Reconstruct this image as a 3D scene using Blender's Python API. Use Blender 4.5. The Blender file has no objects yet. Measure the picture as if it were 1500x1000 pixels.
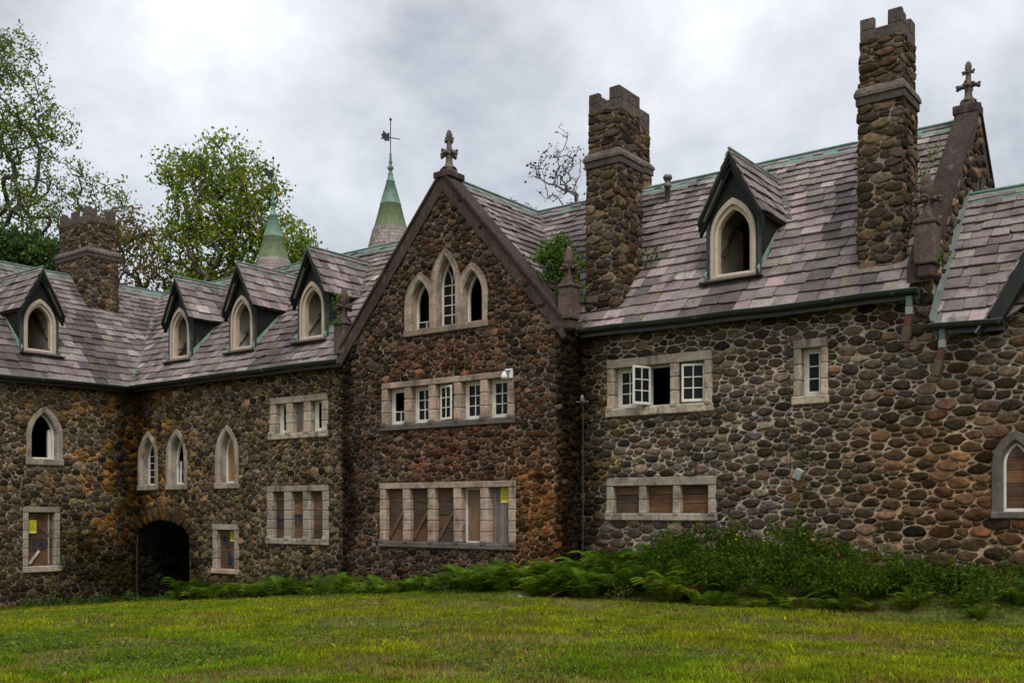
import bpy, math, random
import numpy as np
from mathutils import Vector
from mathutils.geometry import tessellate_polygon

# ------------------------------------------------------------------ camera
scene = bpy.context.scene
COL = scene.collection
TH = math.radians(52.95)                      # yaw between the facade's normal and the view
SN, CS = math.sin(TH), math.cos(TH)
cam_d = bpy.data.cameras.new('camera')
cam = bpy.data.objects.new('camera', cam_d)
COL.objects.link(cam)
scene.camera = cam
cam_d.sensor_width = 36.0
cam_d.lens = 36.0
cam_d.shift_y = 0.1653
cam_d.clip_start = 0.1
cam_d.clip_end = 4000
cam.location = (0, 0, 0)
cam.rotation_euler = (math.radians(90), 0, math.pi / 2 - TH)

# ------------------------------------------------------------------ light
SUN_EL, SUN_AZ = math.radians(54), math.radians(-40)   # azimuth: direction to the sun, from +X towards +Y
scene.view_settings.view_transform = 'Standard'
scene.view_settings.look = 'None'
scene.view_settings.gamma = 1.0
scene.view_settings.exposure = 0.18
sd = bpy.data.lights.new('sun', 'SUN')
sd.energy = 1.5
sd.angle = math.radians(10)
sd.color = (1.0, 0.95, 0.88)
sun = bpy.data.objects.new('sun', sd)
COL.objects.link(sun)
_dir = Vector((math.cos(SUN_EL) * math.cos(SUN_AZ), math.cos(SUN_EL) * math.sin(SUN_AZ), math.sin(SUN_EL)))
sun.rotation_euler = _dir.to_track_quat('Z', 'Y').to_euler()

world = bpy.data.worlds.new('World')
scene.world = world
world.use_nodes = True
wn, wl = world.node_tree.nodes, world.node_tree.links
wn.clear()


def N(nodes, t, **kw):
    n = nodes.new(t)
    for k, v in kw.items():
        setattr(n, k, v)
    return n


w_out = N(wn, 'ShaderNodeOutputWorld')
w_add = N(wn, 'ShaderNodeAddShader')
w_bg1 = N(wn, 'ShaderNodeBackground')
w_bg2 = N(wn, 'ShaderNodeBackground')
w_sky = N(wn, 'ShaderNodeTexSky', sky_type='NISHITA')
w_sky.sun_disc = False
w_sky.sun_elevation = SUN_EL
w_sky.sun_rotation = math.pi / 2 - SUN_AZ
w_sky.dust_density = 4.0
w_bg1.inputs['Strength'].default_value = 0.05
wl.new(w_sky.outputs[0], w_bg1.inputs['Color'])
w_tc = N(wn, 'ShaderNodeTexCoord')
w_sep = N(wn, 'ShaderNodeSeparateXYZ')
wl.new(w_tc.outputs['Generated'], w_sep.inputs[0])
w_z = N(wn, 'ShaderNodeMath', operation='MAXIMUM')
w_z.inputs[1].default_value = 0.0
wl.new(w_sep.outputs[2], w_z.inputs[0])
w_z2 = N(wn, 'ShaderNodeMath', operation='ADD')
w_z2.inputs[1].default_value = 0.55
wl.new(w_z.outputs[0], w_z2.inputs[0])
w_dx = N(wn, 'ShaderNodeMath', operation='DIVIDE')
w_dy = N(wn, 'ShaderNodeMath', operation='DIVIDE')
wl.new(w_sep.outputs[0], w_dx.inputs[0]); wl.new(w_z2.outputs[0], w_dx.inputs[1])
wl.new(w_sep.outputs[1], w_dy.inputs[0]); wl.new(w_z2.outputs[0], w_dy.inputs[1])
w_cmb = N(wn, 'ShaderNodeCombineXYZ')
wl.new(w_dx.outputs[0], w_cmb.inputs[0]); wl.new(w_dy.outputs[0], w_cmb.inputs[1])
w_n1 = N(wn, 'ShaderNodeTexNoise')
w_n1.inputs['Scale'].default_value = 3.0
w_n1.inputs['Detail'].default_value = 7
w_n1.inputs['Roughness'].default_value = 0.58
w_n1.inputs['Distortion'].default_value = 0.12
wl.new(w_cmb.outputs[0], w_n1.inputs['Vector'])
w_rmp = N(wn, 'ShaderNodeValToRGB')
e = w_rmp.color_ramp.elements
e[0].position, e[0].color = 0.36, (0.33, 0.332, 0.338, 1)
e[1].position, e[1].color = 0.66, (0.77, 0.768, 0.762, 1)
m_ = w_rmp.color_ramp.elements.new(0.50)
m_.color = (0.55, 0.553, 0.558, 1)
wl.new(w_n1.outputs[0], w_rmp.inputs[0])
wl.new(w_rmp.outputs[0], w_bg2.inputs['Color'])
w_zen = N(wn, 'ShaderNodeMapRange')            # an overcast sky is brighter overhead
w_zen.inputs[1].default_value = 0.35; w_zen.inputs[2].default_value = 1.0
w_zen.inputs[3].default_value = 0.95; w_zen.inputs[4].default_value = 2.3
wl.new(w_sep.outputs[2], w_zen.inputs[0])
wl.new(w_zen.outputs[0], w_bg2.inputs['Strength'])
wl.new(w_bg1.outputs[0], w_add.inputs[0])
wl.new(w_bg2.outputs[0], w_add.inputs[1])
wl.new(w_add.outputs[0], w_out.inputs[0])

# ------------------------------------------------------------------ helpers
rs = np.random.RandomState(7)
random.seed(5)


def hash3(ix, iy, iz):
    s = np.sin(ix * 127.1 + iy * 311.7 + iz * 74.7) * 43758.5453
    return s - np.floor(s)


def vnoise(x, y, z=0.0):
    """smooth value noise, 0..1"""
    x = np.asarray(x, float); y = np.asarray(y, float); z = np.asarray(z, float) + 0 * x
    ix, iy, iz = np.floor(x), np.floor(y), np.floor(z)
    fx, fy, fz = x - ix, y - iy, z - iz
    fx, fy, fz = fx * fx * (3 - 2 * fx), fy * fy * (3 - 2 * fy), fz * fz * (3 - 2 * fz)
    r = 0
    for a in (0, 1):
        for b in (0, 1):
            for c in (0, 1):
                w = (fx if a else 1 - fx) * (fy if b else 1 - fy) * (fz if c else 1 - fz)
                r = r + w * hash3(ix + a, iy + b, iz + c)
    return r


def smooth(a, b, x):
    t = np.clip((np.asarray(x, float) - a) / (b - a), 0, 1)
    return t * t * (3 - 2 * t)


class MB:
    """collects polygons, builds one mesh object"""
    def __init__(s):
        s.V = []; s.C = []; s.n = 0
        s.L = []; s.S = []; s.M = []; s.SM = []

    def add(s, verts, faces, col=(.5, .5, .5), mi=0, sm=False):
        v = np.asarray(verts, float).reshape(-1, 3)
        c = np.asarray(col, float)
        if c.ndim == 1:
            c = np.tile(c[:3], (len(v), 1))
        s.V.append(v); s.C.append(c)
        for f in faces:
            s.L.append(np.asarray(f, np.int64) + s.n)
            s.S.append([len(f)])
        s.M.append(np.full(len(faces), mi)); s.SM.append(np.full(len(faces), sm))
        s.n += len(v)

    def bulk(s, verts, faces, k, col, mi=0, sm=False):
        """faces: int array (m,k)"""
        v = np.asarray(verts, float).reshape(-1, 3)
        c = np.asarray(col, float)
        if c.ndim == 1:
            c = np.tile(c[:3], (len(v), 1))
        f = np.asarray(faces, np.int64).reshape(-1, k)
        s.V.append(v); s.C.append(c)
        s.L.append((f + s.n).ravel()); s.S.append(np.full(len(f), k))
        s.M.append(np.full(len(f), mi)); s.SM.append(np.full(len(f), sm))
        s.n += len(v)

    def poly(s, pts, col=(.5, .5, .5), mi=0):
        s.add(pts, [list(range(len(pts)))], col, mi)

    def build(s, name, mats, parent=None, label=None):
        me = bpy.data.meshes.new(name)
        V = np.concatenate(s.V); L = np.concatenate(s.L); S = np.concatenate(s.S)
        if parent is not None:
            V = V - np.array(parent.get('_o', (0, 0, 0)))
        me.vertices.add(len(V)); me.vertices.foreach_set('co', V.ravel())
        me.loops.add(len(L)); me.loops.foreach_set('vertex_index', L.astype(np.int32))
        me.polygons.add(len(S))
        st = np.concatenate([[0], np.cumsum(S)[:-1]])
        me.polygons.foreach_set('loop_start', st.astype(np.int32))
        me.polygons.foreach_set('material_index', np.concatenate(s.M).astype(np.int32))
        me.polygons.foreach_set('use_smooth', np.concatenate(s.SM).astype(bool))
        a = me.attributes.new('Col', 'FLOAT_COLOR', 'POINT')
        C = np.concatenate(s.C)
        a.data.foreach_set('color', np.hstack([C, np.ones((len(C), 1))]).ravel())
        me.update(calc_edges=True)
        if not isinstance(mats, (list, tuple)):
            mats = [mats]
        for m in mats:
            me.materials.append(m)
        o = bpy.data.objects.new(name, me)
        COL.objects.link(o)
        if parent is not None:
            o.parent = parent
            o['_o'] = parent.get('_o', (0, 0, 0))
        if label:
            o['label'] = label
        return o


def thing(name, label, cat, loc=(0, 0, 0), group=None):
    o = bpy.data.objects.new(name, None)
    COL.objects.link(o)
    o.location = loc
    o.empty_display_size = 0.3
    o['_o'] = tuple(float(q) for q in loc)
    return tag(o, label, cat, group)


def tag(o, label=None, cat=None, group=None, kind=None):
    if label: o['label'] = label
    if cat: o['category'] = cat
    if group: o['group'] = group
    if kind: o['kind'] = kind
    return o


class Fr:
    """a wall's own axes: u to the right seen from outside, v up, w outwards"""
    def __init__(s, O, U, Nn, V=(0, 0, 1)):
        s.O = np.array(O, float); s.U = np.array(U, float); s.V = np.array(V, float); s.N = np.array(Nn, float)

    def p(s, u, v, w=0.0):
        u = np.asarray(u, float)[..., None]; v = np.asarray(v, float)[..., None]; w = np.asarray(w, float)[..., None]
        return s.O + u * s.U + v * s.V + w * s.N

    def sub(s, u, v, w=0.0):
        return Fr(s.p(u, v, w), s.U, s.N, s.V)

    def turn(s, u, v, w, ang):
        """axes turned about the vertical line through (u,v,w)"""
        c, n = math.cos(ang), math.sin(ang)
        return Fr(s.p(u, v, w), c * s.U + n * s.N, -n * s.U + c * s.N, s.V)


CUBE_F = [(0, 1, 2, 3), (7, 6, 5, 4), (0, 4, 5, 1), (1, 5, 6, 2), (2, 6, 7, 3), (3, 7, 4, 0)]


def box(mb, fr, u0, u1, v0, v1, w0, w1, col=(.5, .5, .5), mi=0, ch=0.0, jit=0.0):
    """box in a frame's axes; ch: chamfer"""
    if ch <= 0:
        U = [u0, u1, u1, u0] * 2; V = [v0, v0, v1, v1] * 2; W = [w1] * 4 + [w0] * 4
        P = fr.p(U, V, W)
        if jit: P = P + rs.uniform(-jit, jit, P.shape)
        mb.add(P, CUBE_F, col, mi)
        return
    ch = min(ch, abs(u1 - u0) * .45, abs(v1 - v0) * .45, abs(w1 - w0) * .45)
    c = np.array([(u0 + u1) / 2, (v0 + v1) / 2, (w0 + w1) / 2]); h = np.array([abs(u1 - u0), abs(v1 - v0), abs(w1 - w0)]) / 2
    pts = []; idx = {}
    for sx in (-1, 1):
        for sy in (-1, 1):
            for sz in (-1, 1):
                j = rs.uniform(-jit, jit, 3) if jit else 0
                for ax in range(3):
                    q = h - ch; q[ax] = h[ax]
                    idx[(sx, sy, sz, ax)] = len(pts)
                    pts.append(c + q * np.array([sx, sy, sz]) + j)
    F = []
    for ax in range(3):
        a, b = [(1, 2), (2, 0), (0, 1)][ax]
        for s in (-1, 1):
            f = []
            for (p, q) in ((-1, -1), (1, -1), (1, 1), (-1, 1)):
                k = [0, 0, 0]; k[ax] = s; k[a] = p; k[b] = q
                f.append(idx[(k[0], k[1], k[2], ax)])
            F.append(f if s > 0 else f[::-1])
    for ax in range(3):                       # edges along axis ax
        a, b = [(1, 2), (2, 0), (0, 1)][ax]
        for p in (-1, 1):
            for q in (-1, 1):
                k0 = [0, 0, 0]; k0[a] = p; k0[b] = q; k1 = list(k0); k0[ax] = -1; k1[ax] = 1
                f = [idx[(*k0, a)], idx[(*k1, a)], idx[(*k1, b)], idx[(*k0, b)]]
                F.append(f if p * q > 0 else f[::-1])
    for sx in (-1, 1):
        for sy in (-1, 1):
            for sz in (-1, 1):
                f = [idx[(sx, sy, sz, 0)], idx[(sx, sy, sz, 1)], idx[(sx, sy, sz, 2)]]
                F.append(f if sx * sy * sz > 0 else f[::-1])
    P = np.array(pts)
    mb.add(fr.p(P[:, 0], P[:, 1], P[:, 2]), F, col, mi)


def prism(mb, fr, uv, w0, w1, col=(.5, .5, .5), mi=0):
    """polygon uv pushed from w0 to w1"""
    n = len(uv); u = [p[0] for p in uv]; v = [p[1] for p in uv]
    P = np.vstack([fr.p(u, v, [w1] * n), fr.p(u, v, [w0] * n)])
    F = [list(range(n)), list(range(2 * n - 1, n - 1, -1))]
    F += [[i, n + i, n + (i + 1) % n, (i + 1) % n] for i in range(n)]
    mb.add(P, F, col, mi)


def tube(mb, pts, rad, col=(.5, .5, .5), mi=0, k=8, cap=True):
    pts = np.asarray(pts, float); n = len(pts)
    rad = np.broadcast_to(np.asarray(rad, float), (n,))
    t = np.gradient(pts, axis=0) if n > 2 else np.tile(pts[-1] - pts[0], (n, 1))
    t = t / np.maximum(np.linalg.norm(t, axis=1, keepdims=True), 1e-9)
    ref = np.array([0, 0, 1.0]) if abs(t[:, 2]).mean() < .9 else np.array([1.0, 0, 0])
    a = np.cross(t, ref); a /= np.maximum(np.linalg.norm(a, axis=1, keepdims=True), 1e-9)
    b = np.cross(t, a)
    th = np.linspace(0, 2 * np.pi, k, endpoint=False)
    P = pts[:, None] + rad[:, None, None] * (np.cos(th)[None, :, None] * a[:, None] + np.sin(th)[None, :, None] * b[:, None])
    i, j = np.meshgrid(np.arange(n - 1), np.arange(k), indexing='ij')
    F = np.stack([i * k + j, (i + 1) * k + j, (i + 1) * k + (j + 1) % k, i * k + (j + 1) % k], -1).reshape(-1, 4)
    c = np.asarray(col, float)
    if c.ndim == 2:
        c = np.repeat(c, k, 0)
    mb.bulk(P, F, 4, c, mi, True)
    if cap:
        cc = c[-1] if c.ndim == 2 else c
        mb.add(P[0], [list(range(k))], c[0] if c.ndim == 2 else c, mi); mb.add(P[-1], [list(range(k - 1, -1, -1))], cc, mi)


def lathe(mb, c, prof, col=(.5, .5, .5), mi=0, k=14, sm=True):
    """prof: (radius, height) pairs upwards from c"""
    th = np.linspace(0, 2 * np.pi, k, endpoint=False)
    r = np.array([p[0] for p in prof]); z = np.array([p[1] for p in prof]); n = len(prof)
    P = np.stack([c[0] + r[:, None] * np.cos(th), c[1] + r[:, None] * np.sin(th), c[2] + z[:, None] + 0 * th], -1)
    i, j = np.meshgrid(np.arange(n - 1), np.arange(k), indexing='ij')
    F = np.stack([i * k + j, i * k + (j + 1) % k, (i + 1) * k + (j + 1) % k, (i + 1) * k + j], -1).reshape(-1, 4)
    cc = np.asarray(col, float)
    if cc.ndim == 2:
        cc = np.repeat(cc, k, 0)
    mb.bulk(P, F, 4, cc, mi, sm)


def blob(mb, c, r, col=(.5, .5, .5), mi=0, seed=0, k=10, m=7, rough=.12):
    """lumpy ellipsoid"""
    th = np.linspace(0, 2 * np.pi, k, endpoint=False); ph = np.linspace(0.02, np.pi - .02, m)
    P = np.stack([np.sin(ph)[:, None] * np.cos(th), np.sin(ph)[:, None] * np.sin(th), np.cos(ph)[:, None] + 0 * th], -1)
    s = 1 + rough * (2 * vnoise(P[..., 0] * 2.3 + seed, P[..., 1] * 2.3, P[..., 2] * 2.3 + seed * 1.7) - 1)
    P = np.asarray(c) + P * s[..., None] * np.asarray(r)
    i, j = np.meshgrid(np.arange(m - 1), np.arange(k), indexing='ij')
    F = np.stack([i * k + j, (i + 1) * k + j, (i + 1) * k + (j + 1) % k, i * k + (j + 1) % k], -1).reshape(-1, 4)
    mb.bulk(P, F, 4, col, mi, True)


def pip(poly, u, v):
    """point in polygon, vectorised"""
    u = np.asarray(u); v = np.asarray(v)
    r = np.zeros(u.shape, bool); n = len(poly)
    for i in range(n):
        x0, y0 = poly[i]; x1, y1 = poly[(i + 1) % n]
        if y0 == y1: continue
        r ^= ((y0 > v) != (y1 > v)) & (u < (x1 - x0) * (v - y0) / (y1 - y0) + x0)
    return r


def gothic(uc, a, vs, va, vb, n=9):
    """outline of a pointed arch, from bottom left over the apex to bottom right"""
    h = va - vs
    c = (h * h - a * a) / (2 * a); R = a + c
    t0 = math.pi; t1 = math.pi - math.atan2(h, c) if c > 0 else math.pi - (math.pi - math.atan2(h, -c))
    L = [(uc - a, vb), (uc - a, (vb + vs) / 2)]
    for i in range(n):
        t = t0 + (t1 - t0) * i / (n - 1)
        L.append((uc + c + R * math.cos(t), vs + R * math.sin(t)))
    Rr = [(2 * uc - x, y) for x, y in L[:-1]][::-1]
    return L + Rr


def sheet(mb, fr, outer, holes, w, col, mi=0):
    """flat polygon with holes"""
    loops = [[Vector((x, y, 0)) for x, y in outer]] + [[Vector((x, y, 0)) for x, y in h] for h in holes]
    tri = tessellate_polygon(loops)
    pts = [p for l in loops for p in l]
    P = fr.p([p.x for p in pts], [p.y for p in pts], [w] * len(pts))
    F = []
    for a, b, c in tri:
        A, B, Cc = pts[a], pts[b], pts[c]
        ar = (B.x - A.x) * (Cc.y - A.y) - (Cc.x - A.x) * (B.y - A.y)
        F.append((a, b, c) if ar > 0 else (a, c, b))
    mb.add(P, F, col, mi)


# ------------------------------------------------------------------ materials
def mat(name, rough=.8, noise=(), bump=(), spec=.4, base=None, metallic=0, stain=None, trans=False):
    """Col attribute x noise; noise: (scale, low, high[, detail, stretchZ]); bump: (scale, strength, distance); stain: (scale, threshold, width, colour)"""
    m = bpy.data.materials.new(name); m.use_nodes = True
    t = m.node_tree; n, l = t.nodes, t.links
    n.clear()
    out = N(n, 'ShaderNodeOutputMaterial'); b = N(n, 'ShaderNodeBsdfPrincipled')
    b.inputs['Roughness'].default_value = rough
    b.inputs['Specular IOR Level'].default_value = spec
    b.inputs['Metallic'].default_value = metallic
    l.new(b.outputs[0], out.inputs[0])
    if base is None:
        a = N(n, 'ShaderNodeAttribute', attribute_name='Col'); cur = a.outputs['Color']
    else:
        a = N(n, 'ShaderNodeRGB'); a.outputs[0].default_value = (*base, 1); cur = a.outputs[0]
    tc = N(n, 'ShaderNodeTexCoord')

    def nz(scale, detail=4, st=1.0, rough_=.6):
        mp = N(n, 'ShaderNodeMapping'); mp.inputs['Scale'].default_value = (scale, scale, scale * st)
        l.new(tc.outputs['Object'], mp.inputs['Vector'])
        x = N(n, 'ShaderNodeTexNoise'); x.inputs['Scale'].default_value = 1; x.inputs['Detail'].default_value = detail
        x.inputs['Roughness'].default_value = rough_
        l.new(mp.outputs[0], x.inputs['Vector'])
        return x.outputs[0]
    for q in noise:
        x = nz(q[0], q[3] if len(q) > 3 else 4, q[4] if len(q) > 4 else 1.0)
        mr = N(n, 'ShaderNodeMapRange'); mr.inputs[1].default_value = .28; mr.inputs[2].default_value = .72
        mr.inputs[3].default_value = q[1]; mr.inputs[4].default_value = q[2]
        l.new(x, mr.inputs[0])
        mx = N(n, 'ShaderNodeVectorMath', operation='SCALE')
        l.new(cur, mx.inputs[0]); l.new(mr.outputs[0], mx.inputs['Scale'])
        cur = mx.outputs[0]
    for q in (stain or ()):
        x = nz(q[0], 5, q[4] if len(q) > 4 else 1.0)
        mr = N(n, 'ShaderNodeMapRange'); mr.inputs[1].default_value = q[1]; mr.inputs[2].default_value = q[1] + q[2]
        mr.inputs[4].default_value = q[5] if len(q) > 5 else 1.0
        l.new(x, mr.inputs[0])
        mx = N(n, 'ShaderNodeMix', data_type='RGBA'); mx.inputs[7].default_value = (*q[3], 1)
        l.new(mr.outputs[0], mx.inputs[0]); l.new(cur, mx.inputs[6])
        cur = mx.outputs[2]
    l.new(cur, b.inputs['Base Color'])
    prev = None
    for q in bump:
        x = nz(q[0], 5, q[3] if len(q) > 3 else 1.0)
        bp = N(n, 'ShaderNodeBump'); bp.inputs['Strength'].default_value = q[1]; bp.inputs['Distance'].default_value = q[2]
        l.new(x, bp.inputs['Height'])
        if prev: l.new(prev, bp.inputs['Normal'])
        prev = bp.outputs[0]
    if prev: l.new(prev, b.inputs['Normal'])
    if trans:
        tr = N(n, 'ShaderNodeBsdfTranslucent'); ad = N(n, 'ShaderNodeMixShader'); ad.inputs[0].default_value = .42
        l.new(cur, tr.inputs[0]); l.new(b.outputs[0], ad.inputs[1]); l.new(tr.outputs[0], ad.inputs[2])
        l.new(ad.outputs[0], out.inputs[0])
    return m


M = {}
M['masonry'] = mat('fieldstone_masonry', .9, [(11, .50, 1.50, 8), (1.1, .78, 1.2, 3), (45, .7, 1.3, 3)], [(40, .9, .025), (12, .7, .04)], .05,
 stain=[(2.6, .66, .08, (.10, .105, .06), 1.0, .5), (7, .68, .06, (.24, .22, .18), 1.0, .5)])
M['slate'] = mat('roof_slate', .7, [(26, .62, 1.36, 6), (1.3, .60, 1.25, 4)], [(50, .35, .01), (14, .5, .02)], .22,
 stain=[(3.1, .58, .10, (.145, .14, .055), 1.0, .75), (2.2, .56, .12, (.055, .046, .044), .3, .75), (9, .66, .05, (.26, .26, .23), 1.0, .5)])
M['limestone'] = mat('carved_limestone', .9, [(16, .62, 1.3, 7), (2.2, .68, 1.25, 4)], [(60, .5, .008), (16, .3, .01)], .12,
 stain=[(3.0, .53, .14, (.085, .070, .055), .45, .85), (5, .60, .08, (.15, .125, .05), 1.0, .6), (1.6, .58, .1, (.11, .10, .085), .3, .6)])
M['brownstone'] = mat('brownstone', .9, [(14, .55, 1.5, 7), (1.6, .65, 1.3, 4, .4)], [(50, .5, .01), (12, .3, .015)], .12,
 stain=[(4.0, .60, .10, (.17, .135, .115), .35, .5), (6, .62, .08, (.03, .027, .022), .4, .7)])
M['dark_copper'] = mat('blackened_copper', .55, [(5, .7, 1.35, 5, .3)], [(9, .15, .01)], .2, stain=[(4, .66, .12, (.07, .12, .10), .25, .6)])
M['verdigris'] = mat('green_copper', .6, [(6, .75, 1.25, 6), (1.5, .8, 1.15)], [(20, .2, .01)], .4, stain=[(2.4, .58, .12, (.13, .17, .09), .5, .7)])
M['wood'] = mat('weathered_board', .75, [(7, .65, 1.35, 6, .35), (40, .8, 1.2, 3, .1)], [(40, .4, .005, .15)], .3)
M['hboard'] = mat('weathered_plank', .85, [(3, .55, 1.5, 6, 6.0), (1.3, .65, 1.35, 3)], [(12, .5, .006, 7.0)], .3)
M['paint'] = mat('white_paint', .5, [(10, .82, 1.1, 5)], [(25, .2, .004)], .4, stain=[(8, .63, .07, (.26, .19, .13), .6, .7)])
M['plaster'] = mat('old_plaster', .9, [(3, .75, 1.15, 5)], [(12, .2, .01)], .2)
M['dark_inside'] = mat('room_plaster', .9, [(2, .7, 1.2, 4)], [], .2)
M['gutter'] = mat('gutter_metal', .45, [(8, .7, 1.4, 5, 1)], [(15, .2, .005)], .5, stain=[(5, .62, .10, (.16, .26, .22), .3, .7)])
M['metal'] = mat('painted_metal', .6, [(12, .7, 1.25)], [], .2)
M['bark'] = mat('tree_bark', .9, [(6, .65, 1.35, 5, .4)], [(10, .6, .03, .3)], .2)
M['leaf'] = mat('leaf', .7, [(3, .7, 1.3)], [], .10, trans=True)
M['fern'] = mat('fern_leaf', .7, [(4, .7, 1.3)], [], .10, trans=True)
M['grass'] = mat('grass_blade', .8, [], [], .06, trans=True)
M['soil'] = mat('lawn_soil', .95, [(7, .65, 1.35, 6)], [(18, .6, .04), (90, .5, .02)], .2)
M['sign'] = mat('sign_card', .55, [(6, .88, 1.1)], [], .3)
M['ink'] = mat('black_ink', .6, [], [], .3)


def glass_mat():
    m = bpy.data.materials.new('old_window_glass'); m.use_nodes = True
    b = m.node_tree.nodes['Principled BSDF']
    b.inputs['Base Color'].default_value = (.012, .013, .014, 1)
    b.inputs['Roughness'].default_value = .07
    b.inputs['Specular IOR Level'].default_value = .07
    return m


M['glass'] = glass_mat()
# ------------------------------------------------------------------ the ground
YG, YA, XC = 19.5, 20.2, -31.42            # planes of the gable bay, the long front, the left wing
GX0, GX1 = -20.478, -13.246                # the bay's corners
GXM = (GX0 + GX1) / 2
RZ, RY, PT = 8.385, 23.55, 1.147           # main ridge height, its plan line, roof pitch
CRX = XC - 3.38                            # left wing's ridge line


def ground_z(X, Y):
    X = np.asarray(X, float); Y = np.asarray(Y, float)
    s = -(X + 15.0)
    ramp = .078 * (np.sqrt(s * s + 9) + s) / 2
    z = -1.63 - .012 * np.clip(Y - 5, 0, 14) - np.minimum(ramp, 1.42)
    wall = np.where((X > GX0) & (X < GX1), YG, YA)
    near = smooth(2.6, .2, wall - Y) * smooth(-16, -11, X)
    z = z + .42 * near + .25 * near * smooth(-13, -9, X)
    z = z + .05 * (vnoise(X * .6, Y * .6) - .5) + .03 * (vnoise(X * 1.9 + 9, Y * 1.9) - .5)
    return z


def build_ground():
    mb = MB()
    xs = np.concatenate([[-1500, -500, -160, -80], np.arange(-50, 14, .35), [30, 80, 200, 600, 1500]])
    ys = np.concatenate([[-1500, -400, -100, -30], np.arange(-8, 34, .35), [50, 100, 300, 1500]])
    X, Y = np.meshgrid(xs, ys, indexing='ij')
    Z = ground_z(np.clip(X, -60, 30), np.clip(Y, -20, 60))
    n, m = X.shape
    pa = vnoise(X * .5, Y * .5); pb = vnoise(X * 1.4 + 30, Y * 1.4)
    g = np.array([.085, .10, .018]); br = np.array([.12, .075, .034])
    t = smooth(.55, .8, pb * .6 + pa * .4)[..., None]
    C = g * (1 - t) + br * t
    i, j = np.meshgrid(np.arange(n - 1), np.arange(m - 1), indexing='ij')
    F = np.stack([i * m + j, (i + 1) * m + j, (i + 1) * m + j + 1, i * m + j + 1], -1).reshape(-1, 4)
    mb.bulk(np.stack([X, Y, Z], -1), F, 4, C.reshape(-1, 3), 0, True)
    o = mb.build('lawn', M['soil'])
    tag(o, 'mown lawn sloping down towards the archway', 'lawn', kind='structure')


build_ground()

# ------------------------------------------------------------------ the stone mansion
mansion = thing('stone_mansion', 'long two storey cobblestone mansion with slate roofs, gothic dormers and battlemented chimneys', 'mansion', (GXM, YA, -2.0))
FG = Fr((0, YG, 0), (1, 0, 0), (0, -1, 0))
FA = Fr((0, YA, 0), (1, 0, 0), (0, -1, 0))
FC = Fr((XC, 0, 0), (0, 1, 0), (1, 0, 0))
FS = Fr((GX1, 0, 0), (0, 1, 0), (1, 0, 0))
FE = Fr((-5.3, 0, 0), (0, 1, 0), (1, 0, 0))

PAL = {
 'A': [(0.0665, 0.0494, 0.0370), (0.0857, 0.0624, 0.0450), (0.0445, 0.0353, 0.0291), (0.0983, 0.0706, 0.0486), (0.0950, 0.0589, 0.0349), (0.0539, 0.0460, 0.0396), (0.0634, 0.0500, 0.0316), (0.1173, 0.0853, 0.0581)],
 'G': [(0.0519, 0.0324, 0.0212), (0.0651, 0.0386, 0.0233), (0.0349, 0.0239, 0.0173), (0.0771, 0.0440, 0.0245), (0.0434, 0.0292, 0.0212), (0.0723, 0.0365, 0.0203), (0.0573, 0.0407, 0.0261)],
 'B': [(0.0879, 0.0578, 0.0318), (0.0640, 0.0462, 0.0298), (0.1081, 0.0701, 0.0360), (0.0464, 0.0353, 0.0246), (0.0920, 0.0666, 0.0309), (0.1239, 0.0830, 0.0472), (0.0719, 0.0529, 0.0360)],
 'D': [(.030, .027, .020), (.022, .021, .016), (.045, .042, .022)],  # passage stones, damp, with the passage's shade put into the colour
 'K': [(0.0722, 0.0505, 0.0343), (0.0867, 0.0594, 0.0380), (0.0542, 0.0391, 0.0285), (0.0975, 0.0631, 0.0359), (0.0614, 0.0467, 0.0359)],
}
MORT = {'A': (.42, .355, .285), 'G': (.235, .188, .155), 'B': (.32, .262, .20), 'K': (.24, .195, .15)}


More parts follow.
